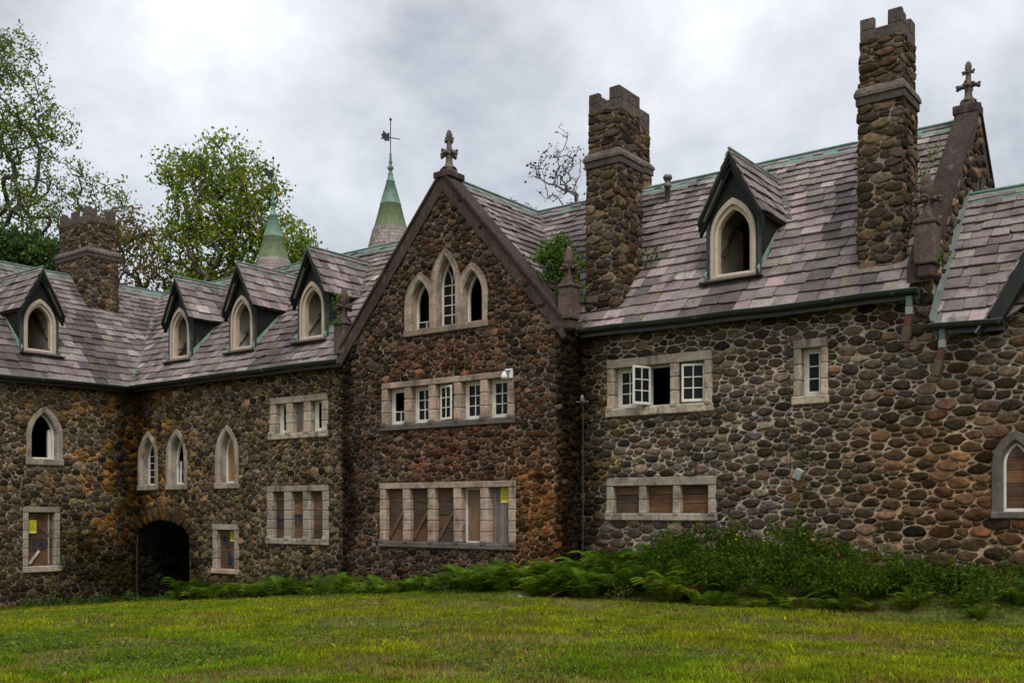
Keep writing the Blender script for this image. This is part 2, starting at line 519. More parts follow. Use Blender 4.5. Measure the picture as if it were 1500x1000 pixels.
def wall_tint(P, col, amt=1.0):
    """lichen, damp and rust stains of the walls, plus painted shade by the arch; P world points (n,3), col (n,3)"""
    X, Y, Z = P[:, 0], P[:, 1], P[:, 2]
    a = X + Y * .9
    n1 = vnoise(a * 1.1, Z * 1.1, Y * .3); n2 = vnoise(a * 2.7 + 5, Z * 2.7, 3.0)
    c = col.copy()

    def mixin(t, k, mul):
        t = np.clip(t, 0, 1)[:, None] * k * amt
        return c * (1 - t) + c * np.array(mul) * t
    li = 1.0 if amt >= 1 else .25            # lichen sits on the stones more than in the joints
    # reddish stones in the middle of the gable bay
    onG = (np.abs(Y - YG) < .2) & (X > GX0 - .1) & (X < GX1 + .1)
    c = mixin(onG * np.exp(-((X + 16.6) / 1.7) ** 2) * np.exp(-((Z - 2.4) / 2.0) ** 2) * (.4 + n2), .9, (1.45, 1.02, .92))
    # ochre at the bay's right foot
    c = mixin(onG * smooth(-15.4, -14.2, X) * smooth(2.2, 0, Z) * (.35 + 1.1 * n1), .95, (1.75, 1.18, .55))
    onA = (np.abs(Y - YA) < .2)
    c = mixin(onA * smooth(-9.5, -4.5, X) * smooth(3.4, .2, Z) * (.45 + n1), .95, (.95, .70, .45))
    c = mixin(onA * (X > GX1) * np.exp(-((X + 12.4) / .7) ** 2) * smooth(3.6, 2.4, Z) * smooth(-.5, .3, Z) * smooth(.45, .75, n2) * li, 1., (2.1, 1.6, .5))
    # golden and mossy stones by the inner corner
    crn = np.exp(-(((X + 31.4) / 2.0) ** 2 + ((Y - 20.2) / 2.6) ** 2))
    c = mixin(li * crn * smooth(.46, .66, n2) * smooth(-2.6, .3, Z), 1., (2.7, 1.85, .45))
    c = mixin(crn * smooth(.4, .7, n1) * smooth(1.0, -1.4, Z), .9, (1.0, 1.12, .55))
    # damp black streaks under roof valleys
    wob = (vnoise(Z * .9, X * 0 + 2.0) - .5) * .35
    d1 = np.where(onA & (X < GX0), np.exp(-(np.abs(X - GX0 + .05 + wob) / .52) ** 2), 0)
    d2 = np.where((np.abs(X - GX1) < .15) & (Y > YG - .05), .85, 0)
    d3 = np.where(onA & (X > GX1), np.exp(-((X - GX1 - .1 + wob * .6) / .62) ** 2), 0)
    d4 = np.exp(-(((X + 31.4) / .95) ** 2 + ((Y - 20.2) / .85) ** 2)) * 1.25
    d5 = np.where(onG, np.exp(-((X - GX0 - .1 + wob) / .40) ** 2) * 1.0, 0)
    d6 = smooth(1.3, -1.9, Z) * np.exp(-(((X + 30.6) / 3.6) ** 2 + ((Y - 20.2) / 4.2) ** 2)) * (.6 + .7 * n1)  # not a streak: shade of the low corner round the arch, painted in
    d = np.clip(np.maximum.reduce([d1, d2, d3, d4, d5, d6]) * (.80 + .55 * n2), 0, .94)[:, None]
    c = c * (1 - d) + c * np.array([.17, .16, .135]) * d
    # runoff under the gutters
    ev = np.where(onA | (np.abs(X - XC) < .2), smooth(3.3 + .5 * n2, 4.2, Z), 0) * (.2 + .7 * n1)
    c = mixin(ev, .8, (.50, .48, .42))
    # every wall turns darker and greener towards its foot
    f = smooth(-.4, -1.8, Z) * (.25 + .5 * n1)
    c = mixin(f, 1., (.62, .66, .48))
    return c


def dome(mb, fr, cu, cv, ru, rv, h, cols, rnd, tint=True, mi=0, wbase=0.0):
    """stones: cu,cv (n,) centres; ru,rv (n,k) outline offsets; h (n,) bulge"""
    n, k = ru.shape
    prof = [(1.0, -.010, 0), (.98, 0, .48), (.90, 0, .84), (.66, 0, .98), (.30, 0, 1.02)]
    rings = []; cr = []
    tiltu = rnd.uniform(-.40, .40, n)[:, None]; tiltv = rnd.uniform(-.36, .44, n)[:, None]
    for s, w0, q in prof:
        ang = .12 * rnd.uniform(-1, 1, (n, 1)) * (1 - s)
        u = cu[:, None] + ru * s + ang * rv; v = cv[:, None] + rv * s
        lump = vnoise(u * 9 + cu[:, None] * 3, v * 9, cv[:, None] * 3) - .5
        w = wbase + w0 + h[:, None] * q * (1 + .75 * lump * (q > .5)) + (tiltu * ru + tiltv * rv) * s * q * .5
        rings.append(fr.p(u, v, w)); cr.append(np.repeat((cols * (.88 if q < .3 else 1.0))[:, None], k, 1))
    P = np.stack(rings, 1)                       # n, R, k, 3
    R = len(prof)
    C = np.stack(cr, 1)
    cen = fr.p(cu, cv, wbase + h * 1.05)
    V = np.concatenate([P.reshape(n, R * k, 3), cen[:, None]], 1)
    CC = np.concatenate([C.reshape(n, R * k, 3), cols[:, None]], 1).reshape(-1, 3)
    i, j = np.meshgrid(np.arange(R - 1), np.arange(k), indexing='ij')
    q = np.stack([i * k + j, i * k + (j + 1) % k, (i + 1) * k + (j + 1) % k, (i + 1) * k + j], -1).reshape(-1, 4)
    t = np.stack([(R - 1) * k + np.arange(k), (R - 1) * k + (np.arange(k) + 1) % k, np.full(k, R * k)], -1)
    nv = R * k + 1
    off = (np.arange(n) * nv)[:, None, None]
    V = V.reshape(-1, 3)
    if tint: CC = wall_tint(V, CC)
    mb.bulk(V, (q[None] + off).reshape(-1, 4), 4, CC, mi, True)
    mb.bulk(V[:0], np.zeros((0, 3), int), 3, CC[:0], mi, True)
    # triangles share the vertices just added
    mb.L.append((t[None] + off + mb.n - len(V)).ravel()); mb.S.append(np.full(n * k, 3))
    mb.M.append(np.full(n * k, mi)); mb.SM.append(np.full(n * k, True))


def stones(mb, fr, inside, bbox, su, sv, pal, seed, gap=.022, h=.055, p=5.0, cover=1.0, k=12, tint=True, size_fn=None):
    """a field of rounded stones: a power diagram whose cells shrink and bulge"""
    rnd = np.random.RandomState(seed)
    u0, u1, v0, v1 = bbox
    area = (u1 - u0) * (v1 - v0) / (su * sv)
    cand = int(area * 3.2)
    cu = rnd.uniform(u0, u1, cand) / su; cv = rnd.uniform(v0, v1, cand) / sv
    rr = rnd.choice([.55, .8, 1.0, 1.3, 1.75], cand, p=[.24, .26, .24, .17, .09]) * rnd.uniform(.92, 1.08, cand)
    if size_fn is not None: rr = rr * size_fn(cu * su, cv * sv)
    order = np.argsort(-rr + rnd.uniform(0, .9, cand))
    ok = inside(cu * su, cv * sv)
    pu = np.empty(cand); pv = np.empty(cand); pr = np.empty(cand); m = 0
    for i in order:
        if not ok[i]: continue
        if m:
            d2 = (pu[:m] - cu[i]) ** 2 + (pv[:m] - cv[i]) ** 2
            if (d2 < ((pr[:m] + rr[i]) * .86) ** 2).any(): continue
        pu[m], pv[m], pr[m] = cu[i], cv[i], rr[i]; m += 1
    pu, pv, pr = pu[:m].copy(), pv[:m].copy(), pr[:m].copy()
    D2 = (pu[:, None] - pu) ** 2 + (pv[:, None] - pv) ** 2
    np.fill_diagonal(D2, 1e9)
    kk = min(14, m - 1)
    nb = np.argpartition(D2, kk - 1, axis=1)[:, :kk]
    th = np.linspace(0, 2 * np.pi, k, endpoint=False)[None] + rnd.uniform(0, .4, (m, 1))
    du, dv = np.cos(th), np.sin(th)
    pw = rnd.uniform(p * .7, p * 2.6, (m, 1))
    acc = np.zeros((m, k))
    acc += (1 / (1.9 * pr[:, None])) ** pw
    for q in range(kk):
        j = nb[:, q]
        dx, dy = pu[j] - pu, pv[j] - pv; D = np.sqrt(dx * dx + dy * dy)
        b = (D * D + pr ** 2 - pr[j] ** 2) / (2 * D); b = np.maximum(b, .12)
        c = (dx[:, None] * du + dy[:, None] * dv) / D[:, None]
        acc += np.where(c > .02, (np.maximum(c, .02) / b[:, None]), 0) ** pw
    r = acc ** (-1 / pw)
    r = r * (1 + .11 * rnd.uniform(-1, 1, (m, k)))
    ru, rv = r * du * su, r * dv * sv
    L = np.sqrt(ru ** 2 + rv ** 2)
    g = gap * rnd.uniform(.6, 1.5, (m, 1))
    f = np.maximum(L - g, .35 * L) / L
    ru, rv = ru * f, rv * f
    CU, CV = pu * su, pv * sv
    # stay clear of openings and edges
    lo = np.zeros((m, k)); hi = np.ones((m, k))
    bad = ~inside(CU[:, None] + ru, CV[:, None] + rv)
    for _ in range(7):
        md = (lo + hi) / 2
        ins = inside(CU[:, None] + ru * md, CV[:, None] + rv * md)
        lo = np.where(ins, md, lo); hi = np.where(ins, hi, md)
    s = np.where(bad, np.maximum(lo - .02, .1), 1.0)
    ru, rv = ru * s, rv * s
    size = np.sqrt((np.abs(ru).mean(1) * np.abs(rv).mean(1)))
    hh = h * rnd.uniform(.6, 1.35, m) * np.clip(size / (.6 * math.sqrt(su * sv)), .5, 1.5)
    pc = np.array(PAL[pal]); cols = pc[rnd.randint(0, len(pc), m)] * np.clip(np.exp(rnd.normal(0, .42, (m, 1))), .35, 2.6) * rnd.uniform(.94, 1.06, (m, 3))
    dome(mb, fr, CU, CV, ru, rv, hh, cols, rnd, tint)


def wedge_stones(mb, fr, quads, pal, seed, h=.07, gap=.012, wbase=0.0, p=9.0, k=20):
    """single cut stones given as four-cornered outlines"""
    rnd = np.random.RandomState(seed)
    Q = np.array(quads, float); n = len(Q); c = Q.mean(1)
    th = np.linspace(0, 2 * np.pi, k, endpoint=False)[None] + np.zeros((n, 1))
    du, dv = np.cos(th), np.sin(th); acc = np.zeros((n, k))
    for e_ in range(4):
        a, b = Q[:, e_], Q[:, (e_ + 1) % 4]
        nx, ny = (b - a)[:, 1], -(b - a)[:, 0]; l = np.hypot(nx, ny); nx, ny = nx / l, ny / l
        dd = (a[:, 0] - c[:, 0]) * nx + (a[:, 1] - c[:, 1]) * ny
        sg = np.sign(dd); nx, ny, dd = nx * sg, ny * sg, np.maximum(dd * sg - gap, .01)
        cc = nx[:, None] * du + ny[:, None] * dv
        acc += np.where(cc > .01, np.maximum(cc, .01) / dd[:, None], 0) ** p
    r = acc ** (-1 / p) * (1 + .03 * rnd.uniform(-1, 1, (n, k)))
    pc = np.array(PAL[pal]); cols = pc[rnd.randint(0, len(pc), n)] * rnd.uniform(.85, 1.2, (n, 1))
    dome(mb, fr, c[:, 0], c[:, 1], r * du, r * dv, h * rnd.uniform(.8, 1.2, n), cols, rnd, True, 0, wbase)


# ---- openings: name -> (frame, outline of the surround's outer edge)
def rect(u0, u1, v0, v1):
    return [(u0, v0), (u0, v1), (u1, v1), (u1, v0)]


def inset(poly, d):
    """moves an outline towards its middle"""
    u = [p[0] for p in poly]; v = [p[1] for p in poly]
    cu, cv = (min(u) + max(u)) / 2, (min(v) + max(v)) / 2; hu, hv = (max(u) - min(u)) / 2, (max(v) - min(v)) / 2
    return [(cu + (a - cu) * (1 - d / hu), cv + (b - cv) * (1 - d / hv)) for a, b in poly]


LANC_G = [(-17.655, 5.28, 6.10), (-16.80, 5.60, 6.60), (-15.945, 5.28, 6.12)]
OP_G = [rect(-19.0, -14.63, 2.085, 3.345), rect(-19.07, -14.585, -.945, .725)] + \
       [gothic(c, .515, s, a, 4.47) for c, s, a in LANC_G]
OP_A = [rect(-12.48, -9.828, 2.14, 3.463), rect(-12.497, -9.738, -.22, .757), rect(-8.023, -7.30, 2.15, 3.48),
        gothic(-3.87, .40, .85, 1.455, -.143)]
OP_B = [rect(-24.35, -21.80, 2.115, 3.37), rect(-24.47, -21.77, -.99, .742)] + \
       [gothic(c, .57, 1.75, 2.70, .69) for c in (-30.61, -29.0, -26.39)] + [rect(-27.1, -25.80, -1.97, -.42)]
ARC_C, ARC_H = -29.80, 1.56


def arch_out(hw, z0, z1, zb, n=12):
    return [(ARC_C - hw, zb)] + [(ARC_C - hw * math.cos(math.pi * i / n), z0 + (z1 - z0) * math.sin(math.pi * i / n)) for i in range(n + 1)] + [(ARC_C + hw, zb)]


ARCH_IN = arch_out(ARC_H, -1.15, -.34, -3.6)
ARCH_OUT = arch_out(ARC_H - .03, -1.13, .22, -3.6)
OP_C = [gothic(16.99, .605, 2.35, 3.32, 1.445), rect(16.285, 17.495, -1.935, .126)]


def fine_sheet(mb, fr, outer, holes, w, col, step=.22):
    u = [p[0] for p in outer]; v = [p[1] for p in outer]
    nu, nv_ = int((max(u) - min(u)) / step) + 1, int((max(v) - min(v)) / step) + 1
    gu, gv = np.linspace(min(u), max(u), nu + 1), np.linspace(min(v), max(v), nv_ + 1)
    U, V = np.meshgrid(gu, gv, indexing='ij')
    keep = np.zeros((nu, nv_), bool)
    ok = pip(outer, U, V); hz = np.zeros(U.shape, bool)
    for h in holes: hz |= pip(h, U, V)
    good = ok & ~hz
    keep = good[:-1, :-1] & good[1:, :-1] & good[1:, 1:] & good[:-1, 1:]
    for h in holes:                      # cells that an opening only grazes stay with the backing sheet
        hu = [p[0] for p in h]; hv = [p[1] for p in h]
        keep &= ~((gu[:-1, None] < max(hu)) & (gu[1:, None] > min(hu)) & (gv[None, :-1] < max(hv)) & (gv[None, 1:] > min(hv)))
    i, j = np.nonzero(keep)
    m = nv_ + 1
    F = np.stack([i * m + j, (i + 1) * m + j, (i + 1) * m + j + 1, i * m + j + 1], -1)
    P = fr.p(U.ravel(), V.ravel(), np.full(U.size, w))
    mb.bulk(P, F, 4, wall_tint(P, np.tile(np.array(col), (len(P), 1)), .85))


def wall(name, fr, outer, holes, bbox, su, sv, pal, seed, extra=None, label=None, **kw):
    mb = MB()
    nx = [list(h) for h in holes]
    sheet(mb, fr, outer, [inset(h, .06) for h in holes], 0, MORT[pal])
    mb.C[-1] = wall_tint(mb.V[-1], mb.C[-1], .6)

    fine_sheet(mb, fr, outer, [inset(h, .0) for h in holes], .004, MORT[pal])

    def ins(u, v):
        r = pip(outer, u, v)
        for h in nx: r &= ~pip(h, u, v)
        if extra is not None: r &= ~pip(extra, u, v)
        return r
    stones(mb, fr, ins, bbox, su, sv, pal, seed, **kw)
    return mb


ZB = -3.4
# long front, right of the bay (its lower right end carries a small gable)
outA = [(GX1, ZB), (-1.0, ZB), (-1.0, 3.4), (-1.15, 3.4), (-2.68, 6.05), (-4.22, 3.4), (-5.3, 3.4), (-5.3, 4.35), (GX1, 4.35)]
mb = wall('wall', FA, outA, OP_A, (GX1 - .1, -1.0, -2.1, 6.0), .100, .055, 'A', 11, gap=.014, h=.040, p=9,
          size_fn=lambda u, v: 1 + .22 * smooth(.5, -1, v) + .15 * smooth(-8, -5, u))
mb.build('wall', M['masonry'], mansion, 'pale mortared cobblestone front wall right of the gable bay')
# gable bay
outG = [(GX0, ZB), (GX1, ZB), (GX1, 4.40), (GXM, 8.40), (GX0, 4.40)]
mb = wall('wall', FG, outG, OP_G, (GX0 - .05, GX1 + .05, -2.4, 8.3), .080, .052, 'G', 12, gap=.010, h=.038, p=7)
outS = [(YG, ZB), (YA + .05, ZB), (YA + .05, 4.5), (YG, 4.5)]
sheet(mb, FS, outS, [], 0, MORT['G']); mb.C[-1] = wall_tint(mb.V[-1], mb.C[-1], .6)
stones(mb, FS, lambda u, v: pip([(YG - .04, ZB), (YA, ZB), (YA, 4.5), (YG - .04, 4.5)], u, v), (YG, YA, -2.3, 4.5), .08, .052, 'G', 13, gap=.010, h=.04)
FL = Fr((GX0, 0, 0), (0, -1, 0), (-1, 0, 0))
sheet(mb, FL, [(-YA - .05, ZB), (-YG, ZB), (-YG, 4.5), (-YA - .05, 4.5)], [], 0, MORT['G'])
stones(mb, FL, lambda u, v: pip([(-YA, ZB), (-YG, ZB), (-YG, 4.5), (-YA, 4.5)], u, v), (-YA, -YG, -2.6, 4.5), .08, .052, 'G', 14, gap=.010, h=.04)
mb.build('wall', M['masonry'], mansion, 'dark brown cobblestone wall of the projecting gable bay')
# arch front
outB = [(XC, ZB), (GX0, ZB), (GX0, 4.4), (XC, 4.4)]
mb = wall('wall', FA, outB, OP_B + [ARCH_OUT], (XC, GX0, -3.2, 4.4), .083, .062, 'B', 15, gap=.011, h=.040, p=7.5)
q = []
nv = 15
for i in range(nv):
    a0, a1 = math.pi * (i + .04) / nv, math.pi * (i + .96) / nv
    o = .50 + .12 * (i % 3 == 1) + (.22 if i == nv // 2 else 0)

    def ap(a, d):
        return (ARC_C - (ARC_H + d) * math.cos(a), -1.15 + (.81 + d) * math.sin(a))
    q.append([ap(a0, .0), ap(a0, o), ap(a1, o), ap(a1, .0)])
wedge_stones(mb, FA, q, 'B', 4, .085)
mb.build('wall', M['masonry'], mansion, 'cobblestone wall pierced by the round carriage arch')
# left wing
outC = [(9.0, ZB), (YA, ZB), (YA, 4.4), (9.0, 4.4)]
mb = wall('wall', FC, outC, OP_C, (12.4, YA, -3.1, 4.4), .088, .064, 'B', 16, gap=.011, h=.040, p=7.5)
mb.build('wall', M['masonry'], mansion, 'cobblestone wall of the left wing turned towards the lawn')
# parapet gable at the main roof's right end
outE = [(YA - .02, 3.3), (26.9, 3.3), (26.9, 4.9), (RY, 8.60), (YA - .02, 4.78)]
opE = gothic(23.80, .36, 6.85, 7.42, 5.9)
mb = wall('wall', FE, outE, [opE], (YA, 26.9, 4.4, 8.7), .11, .07, 'A', 17, gap=.010, h=.05)
sheet(mb, Fr((-5.68, 0, 0), (0, -1, 0), (-1, 0, 0)), [(-a, b) for a, b in outE], [], 0, MORT['A'])
sheet(mb, Fr((0, YA - .015, 0), (1, 0, 0), (0, -1, 0)), rect(-5.68, -5.3, 3.3, 4.75), [], 0, MORT['A'])
stones(mb, Fr((0, YA - .015, 0), (1, 0, 0), (0, -1, 0)), lambda u, v: (u > -5.68) & (u < -5.28) & (v > 3.3) & (v < 4.95), (-5.68, -5.28, 3.3, 4.95), .11, .07, 'A', 18, gap=.010, h=.05)
mb.build('wall', M['masonry'], mansion, 'stone gable end with a raked parapet and a small pointed window')
# back and end walls, seen from nowhere but closing the rooms
mb = MB()
for fr, o in ((Fr((0, 26.9, 0), (-1, 0, 0), (0, 1, 0)), [(1.0, ZB), (38.2, ZB), (38.2, 4.55), (1.0, 4.55)]),
              (Fr((-38.2, 0, 0), (0, -1, 0), (-1, 0, 0)), [(-26.9, ZB), (-9, ZB), (-9, 4.5), (-26.9, 4.5)]),
              (Fr((-1.0, 0, 0), (0, 1, 0), (1, 0, 0)), [(YA, ZB), (26.9, ZB), (26.9, 3.5), (22.45, 6.3), (YA, 3.5)]),
              (Fr((0, 9.0, 0), (1, 0, 0), (0, -1, 0)), [(-38.2, ZB), (XC, ZB), (XC, 4.4), (CRX, 8.3), (-38.2, 4.4)])):
    sheet(mb, fr, o, [], 0, MORT['B'])
stones(mb, Fr((-1.0, 0, 0), (0, 1, 0), (1, 0, 0)), lambda u, v: pip([(YA, -1.9), (26.9, -1.9), (26.9, 3.5), (22.45, 6.3), (YA, 3.5)], u, v), (YA, 26.9, -1.9, 6.3), .13, .08, 'A', 23, gap=.018, h=.045)
mb.build('wall', M['masonry'], mansion, 'plain rear wall closing the courtyard side')
# floors and inner walls (dark rooms behind the openings)
mb = MB()
dk = (.10, .092, .082)
for z in (1.25, 4.0):
    box(mb, Fr((0, 0, 0), (1, 0, 0), (0, 0, 1), (0, 1, 0)), XC + .3, -1.1, YA + .3, 26.8, z, z + .12, dk)
    box(mb, Fr((0, 0, 0), (1, 0, 0), (0, 0, 1), (0, 1, 0)), -38.1, XC - .3, 9.1, 26.8, z, z + .12, dk)
box(mb, Fr((0, 0, 0), (1, 0, 0), (0, 0, 1), (0, 1, 0)), GX0 + .2, GX1 - .2, YG + .3, YA + .3, 1.25, 1.37, dk)
box(mb, Fr((0, 0, 0), (1, 0, 0), (0, 0, 1), (0, 1, 0)), GX0 + .2, GX1 - .2, YG + .3, YA + .3, 4.0, 4.12, dk)
for x in (-28.0, -25.2, -21.0, -12.9, -8.7, -5.6):
    box(mb, FA, x, x + .15, ZB, 4.1, -6.6, -.3, dk)
for y in (15.6, 19.6):
    box(mb, FC, y, y + .15, ZB, 4.1, -6.6, -.3, dk)
mb.build('floor', M['dark_inside'], mansion)
# vaulted passage behind the arch
mb = MB()
n = len(ARCH_IN); Pf = FA.p([p[0] for p in ARCH_IN], [p[1] for p in ARCH_IN], [-.02] * n); Pb = FA.p([p[0] for p in ARCH_IN], [p[1] for p in ARCH_IN], [-6.5] * n)
mb.add(np.vstack([Pf, Pb]), [[i + 1, i, n + i, n + i + 1] for i in range(n - 1)] + [list(range(n, 2 * n))], (.022, .020, .016))  # near-black shell: the passage's shade is part of its colour
FPs = Fr((ARC_C - ARC_H, 0, 0), (0, 1, 0), (1, 0, 0))
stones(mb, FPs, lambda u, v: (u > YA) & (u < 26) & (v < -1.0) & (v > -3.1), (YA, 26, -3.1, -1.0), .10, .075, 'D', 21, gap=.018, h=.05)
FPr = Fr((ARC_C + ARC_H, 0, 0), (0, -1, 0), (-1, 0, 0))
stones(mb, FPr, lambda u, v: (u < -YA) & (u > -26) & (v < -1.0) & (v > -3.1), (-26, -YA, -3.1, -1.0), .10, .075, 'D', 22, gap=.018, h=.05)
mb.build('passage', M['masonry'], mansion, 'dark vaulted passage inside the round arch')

# ------------------------------------------------------------------ slate roofs
SLATE = np.array((1.04, .98, .965)) * 1.02 * (.45 * np.array((.178, .152, .152)) + .55 * np.array([(.165, .135, .138), (.190, .158, .160), (.150, .136, .135), (.195, .185, .178), (.130, .108, .110), (.175, .128, .134), (.165, .158, .146), (.205, .176, .172)]))


def clip(poly, a, b):
    """part of poly left of the line a->b"""
    out = []; n = len(poly)
    nx, ny = -(b[1] - a[1]), b[0] - a[0]
    f = [(p[0] - a[0]) * nx + (p[1] - a[1]) * ny for p in poly]
    for i in range(n):
        p, q = poly[i], poly[(i + 1) % n]; fp, fq = f[i], f[(i + 1) % n]
        if fp >= 0: out.append(p)
        if (fp >= 0) != (fq >= 0):
            t = fp / (fp - fq); out.append((p[0] + t * (q[0] - p[0]), p[1] + t * (q[1] - p[1])))
    return out


def slates(mb, fr, poly, seed, e0=.37, e1=.215, w0=.44, w1=.27, holes=(), under=True, dark=1.0, over=.05):
    """rows of lapped slates on a convex outline (anticlockwise) in the frame's u (along the eave), v (up the slope)"""
    rnd = np.random.RandomState(seed)
    if under: sheet(mb, fr, poly, [list(h) for h in holes], -.03, (.05, .045, .045))
    u0 = min(p[0] for p in poly); u1 = max(p[0] for p in poly); v0 = min(p[1] for p in poly); v1 = max(p[1] for p in poly)
    v = v0 - over; row = 0
    cp = [(a, b - over if abs(b - v0) < 1e-6 else b) for a, b in poly]
    while v < v1 - .04:
        t = (v - v0) / max(v1 - v0, .1); ex = (e0 + (e1 - e0) * t) * rnd.uniform(.96, 1.04)
        u = u0 - rnd.uniform(0, .4)
        rc = rnd.uniform(.93, 1.07)
        while u < u1:
            wd = (w0 + (w1 - w0) * t) * rnd.uniform(.72, 1.28)
            jb = rnd.uniform(-.018, .018); sk = rnd.uniform(-.016, .016)
            if rnd.rand() < .03: jb -= rnd.uniform(0, .05)
            q = [(u + .006, v + jb - sk), (u + wd - .006, v + jb + sk), (u + wd - .006, v + ex + .03), (u + .006, v + ex + .03)]
            cu, cv = u + wd / 2, v + ex / 2
            u += wd
            if any(pip(h, np.array([cu]), np.array([cv]))[0] for h in holes): continue
            if rnd.rand() < .16:            # chipped lower corner
                a, b = rnd.uniform(.03, .12), rnd.uniform(.02, .07)
                q = [(q[0][0] + a, q[0][1])] + q[1:] + [(q[0][0], q[0][1] + b)] if rnd.rand() < .5 else [q[0], (q[1][0] - a, q[1][1]), (q[1][0], q[1][1] + b)] + q[2:]
            for i in range(len(cp)):
                q = clip(q, cp[i], cp[(i + 1) % len(cp)])
                if len(q) < 3: break
            if len(q) < 3: continue
            lift = .042 + rnd.uniform(0, .024)
            ws = [lift - (b - v) / (ex + .03) * .040 + rnd.uniform(-.002, .002) for a, b in q]
            n = len(q); A = [a for a, b in q]; B = [b for a, b in q]
            P = np.vstack([fr.p(A, B, ws), fr.p(A, B, [w - .036 for w in ws])])
            streak = 1 - .55 * float(smooth(.56, .80, vnoise(cu * 1.7 + seed, cv * .33)))
            c = SLATE[rnd.randint(len(SLATE))] * math.exp(rnd.normal(.04, .24)) * rc * dark * streak
            mb.add(P, [list(range(n))] + [[i, n + i, n + (i + 1) % n, (i + 1) % n] for i in range(n)], c)
        v += ex; row += 1


ZE = RZ - PT * 3.7                       # eave height
SL = 3.7 * math.sqrt(1 + PT * PT)        # slope length
k_ = 1 / math.sqrt(1 + PT * PT)


def slope(O, U, back, run=3.7):
    """frame on a roof slope: O on the eave line, back = plan direction from eave to ridge"""
    b = np.array(back, float)
    return Fr(O, U, np.array([-b[0] * PT * k_, -b[1] * PT * k_, k_]), (b[0] * k_, b[1] * k_, PT * k_))


FRA = slope((0, RY - 3.7, ZE), (1, 0, 0), (0, 1))
FRC = slope((CRX + 3.7, 0, ZE), (0, 1, 0), (-1, 0))
FRG = slope((GXM + 3.76, 0, RZ - PT * 3.76), (0, 1, 0), (-1, 0))
FRL = slope((GXM - 3.76, 0, RZ - PT * 3.76), (0, 1, 0), (1, 0))
DORM_A, DORM_B, DORM_C = [-9.56], [-29.46, -26.22, -22.97], [17.085]


def dhole(c, hw=.50):
    va = (20.72 - (RY - 3.7)) / k_; vb = (22.2 - (RY - 3.7)) / k_
    return [(c - hw, va), (c + hw, va), (c + hw, vb), (c, vb + .6), (c - hw, vb)]


mb = MB()
slates(mb, FRA, [(-13.1, 0), (-5.64, 0), (-5.64, SL), (GXM, SL)], 31, holes=[dhole(c) for c in DORM_A])
sheet(mb, slope((0, RY + 3.7, ZE), (-1, 0, 0), (0, -1)), [(5.7, 0), (38.3, 0), (38.3, SL), (5.7, SL)], [], 0, (.19, .16, .165))
roofA = mb.build('roof', M['slate'], mansion, 'mauve slate roof slope right of the gable bay')
mb = MB()
slates(mb, FRA, [(CRX + 3.7, 0), (GX0 - .1, 0), (GXM, SL), (CRX, SL)], 32, holes=[dhole(c) for c in DORM_B])
roofB = mb.build('roof', M['slate'], mansion, 'slate roof slope with three dormers above the arch')
mb = MB()
slates(mb, FRC, [(9, 0), (RY - 3.7, 0), (RY, SL), (9, SL)], 33, holes=[dhole(c) for c in DORM_C])
sheet(mb, slope((CRX - 3.7, 0, ZE), (0, -1, 0), (1, 0)), [(-27, 0), (-9, 0), (-9, SL), (-27, SL)], [], 0, (.19, .16, .165))
roofC = mb.build('roof', M['slate'], mansion, 'slate roof of the left wing')
mb = MB()
LG = 3.76 / k_
slates(mb, FRG, [(YG + .3, 0), (RY - 3.72, 0), (RY, LG), (YG + .3, LG)], 34, e0=.36, e1=.23)
slates(mb, FRL, [(YG + .3, 0), (RY - 3.72, 0), (RY, LG), (YG + .3, LG)], 35, e0=.36, e1=.23)
roofG = mb.build('roof', M['slate'], mansion, 'slate saddle roof running back from the gable bay')
# lower roof at the right end
LZ, LY = 3.45, 19.85
FRE = Fr((0, LY, LZ), (1, 0, 0), (0, -PT * k_, k_), (0, k_, PT * k_))
LL = 2.6 / k_
mb = MB()
slates(mb, FRE, [(-5.18, 0), (-3.95, 0), (-1.0, LL), (-5.18, LL)], 36, e0=.34, e1=.24, w0=.42, w1=.32)
slates(mb, FRE, [(-1.42, 0), (-.95, 0), (-.95, LL), (-2.6, LL)], 39, e0=.40, e1=.28, w0=.5, w1=.38)
sheet(mb, Fr((0, LY + 5.2, LZ), (-1, 0, 0), (0, PT * k_, k_), (0, -k_, PT * k_)), [(1.0, -1.6), (5.3, -1.6), (5.3, LL), (1.0, LL)], [], 0, (.19, .16, .165))
roofE = mb.build('roof', M['slate'], mansion, 'lower slate roof beyond the parapet gable')
# small front gable's roof at the far right
mb = MB()
sl = (6.05 - 3.4) / 1.53; kk_ = 1 / math.sqrt(1 + sl * sl)
for s in (-1, 1):
    f = Fr((-2.68 + s * 1.72, 0, 6.2 - sl * 1.72), (0, 1, 0), (s * sl * kk_, 0, kk_), (-s * kk_, 0, sl * kk_))
    slates(mb, f, [(19.72, 0), (22.5, 0), (22.5, 1.72 / kk_), (19.72, 1.72 / kk_)], 37 + s, e0=.36, e1=.26)
roofF = mb.build('roof', M['slate'], mansion, 'steep slate roof of the small gable at the right end')
mb = MB()
for s in (-1, 1):
    prism(mb, Fr((-2.68, 0, 0), (1, 0, 0), (0, -1, 0)), [(s * 1.56, 6.16 - sl * 1.56), (0, 6.16), (0, 5.66), (s * 1.36, 5.66 - sl * 1.36), (s * 1.52, 3.46)][::s], -19.86, -19.66, (.018, .02, .02))
mb.build('barge_board', M['dark_copper'], roofF)
# ------------------------------------------------------------------ ridges, valleys, gutters
GRN = (.105, .165, .142)


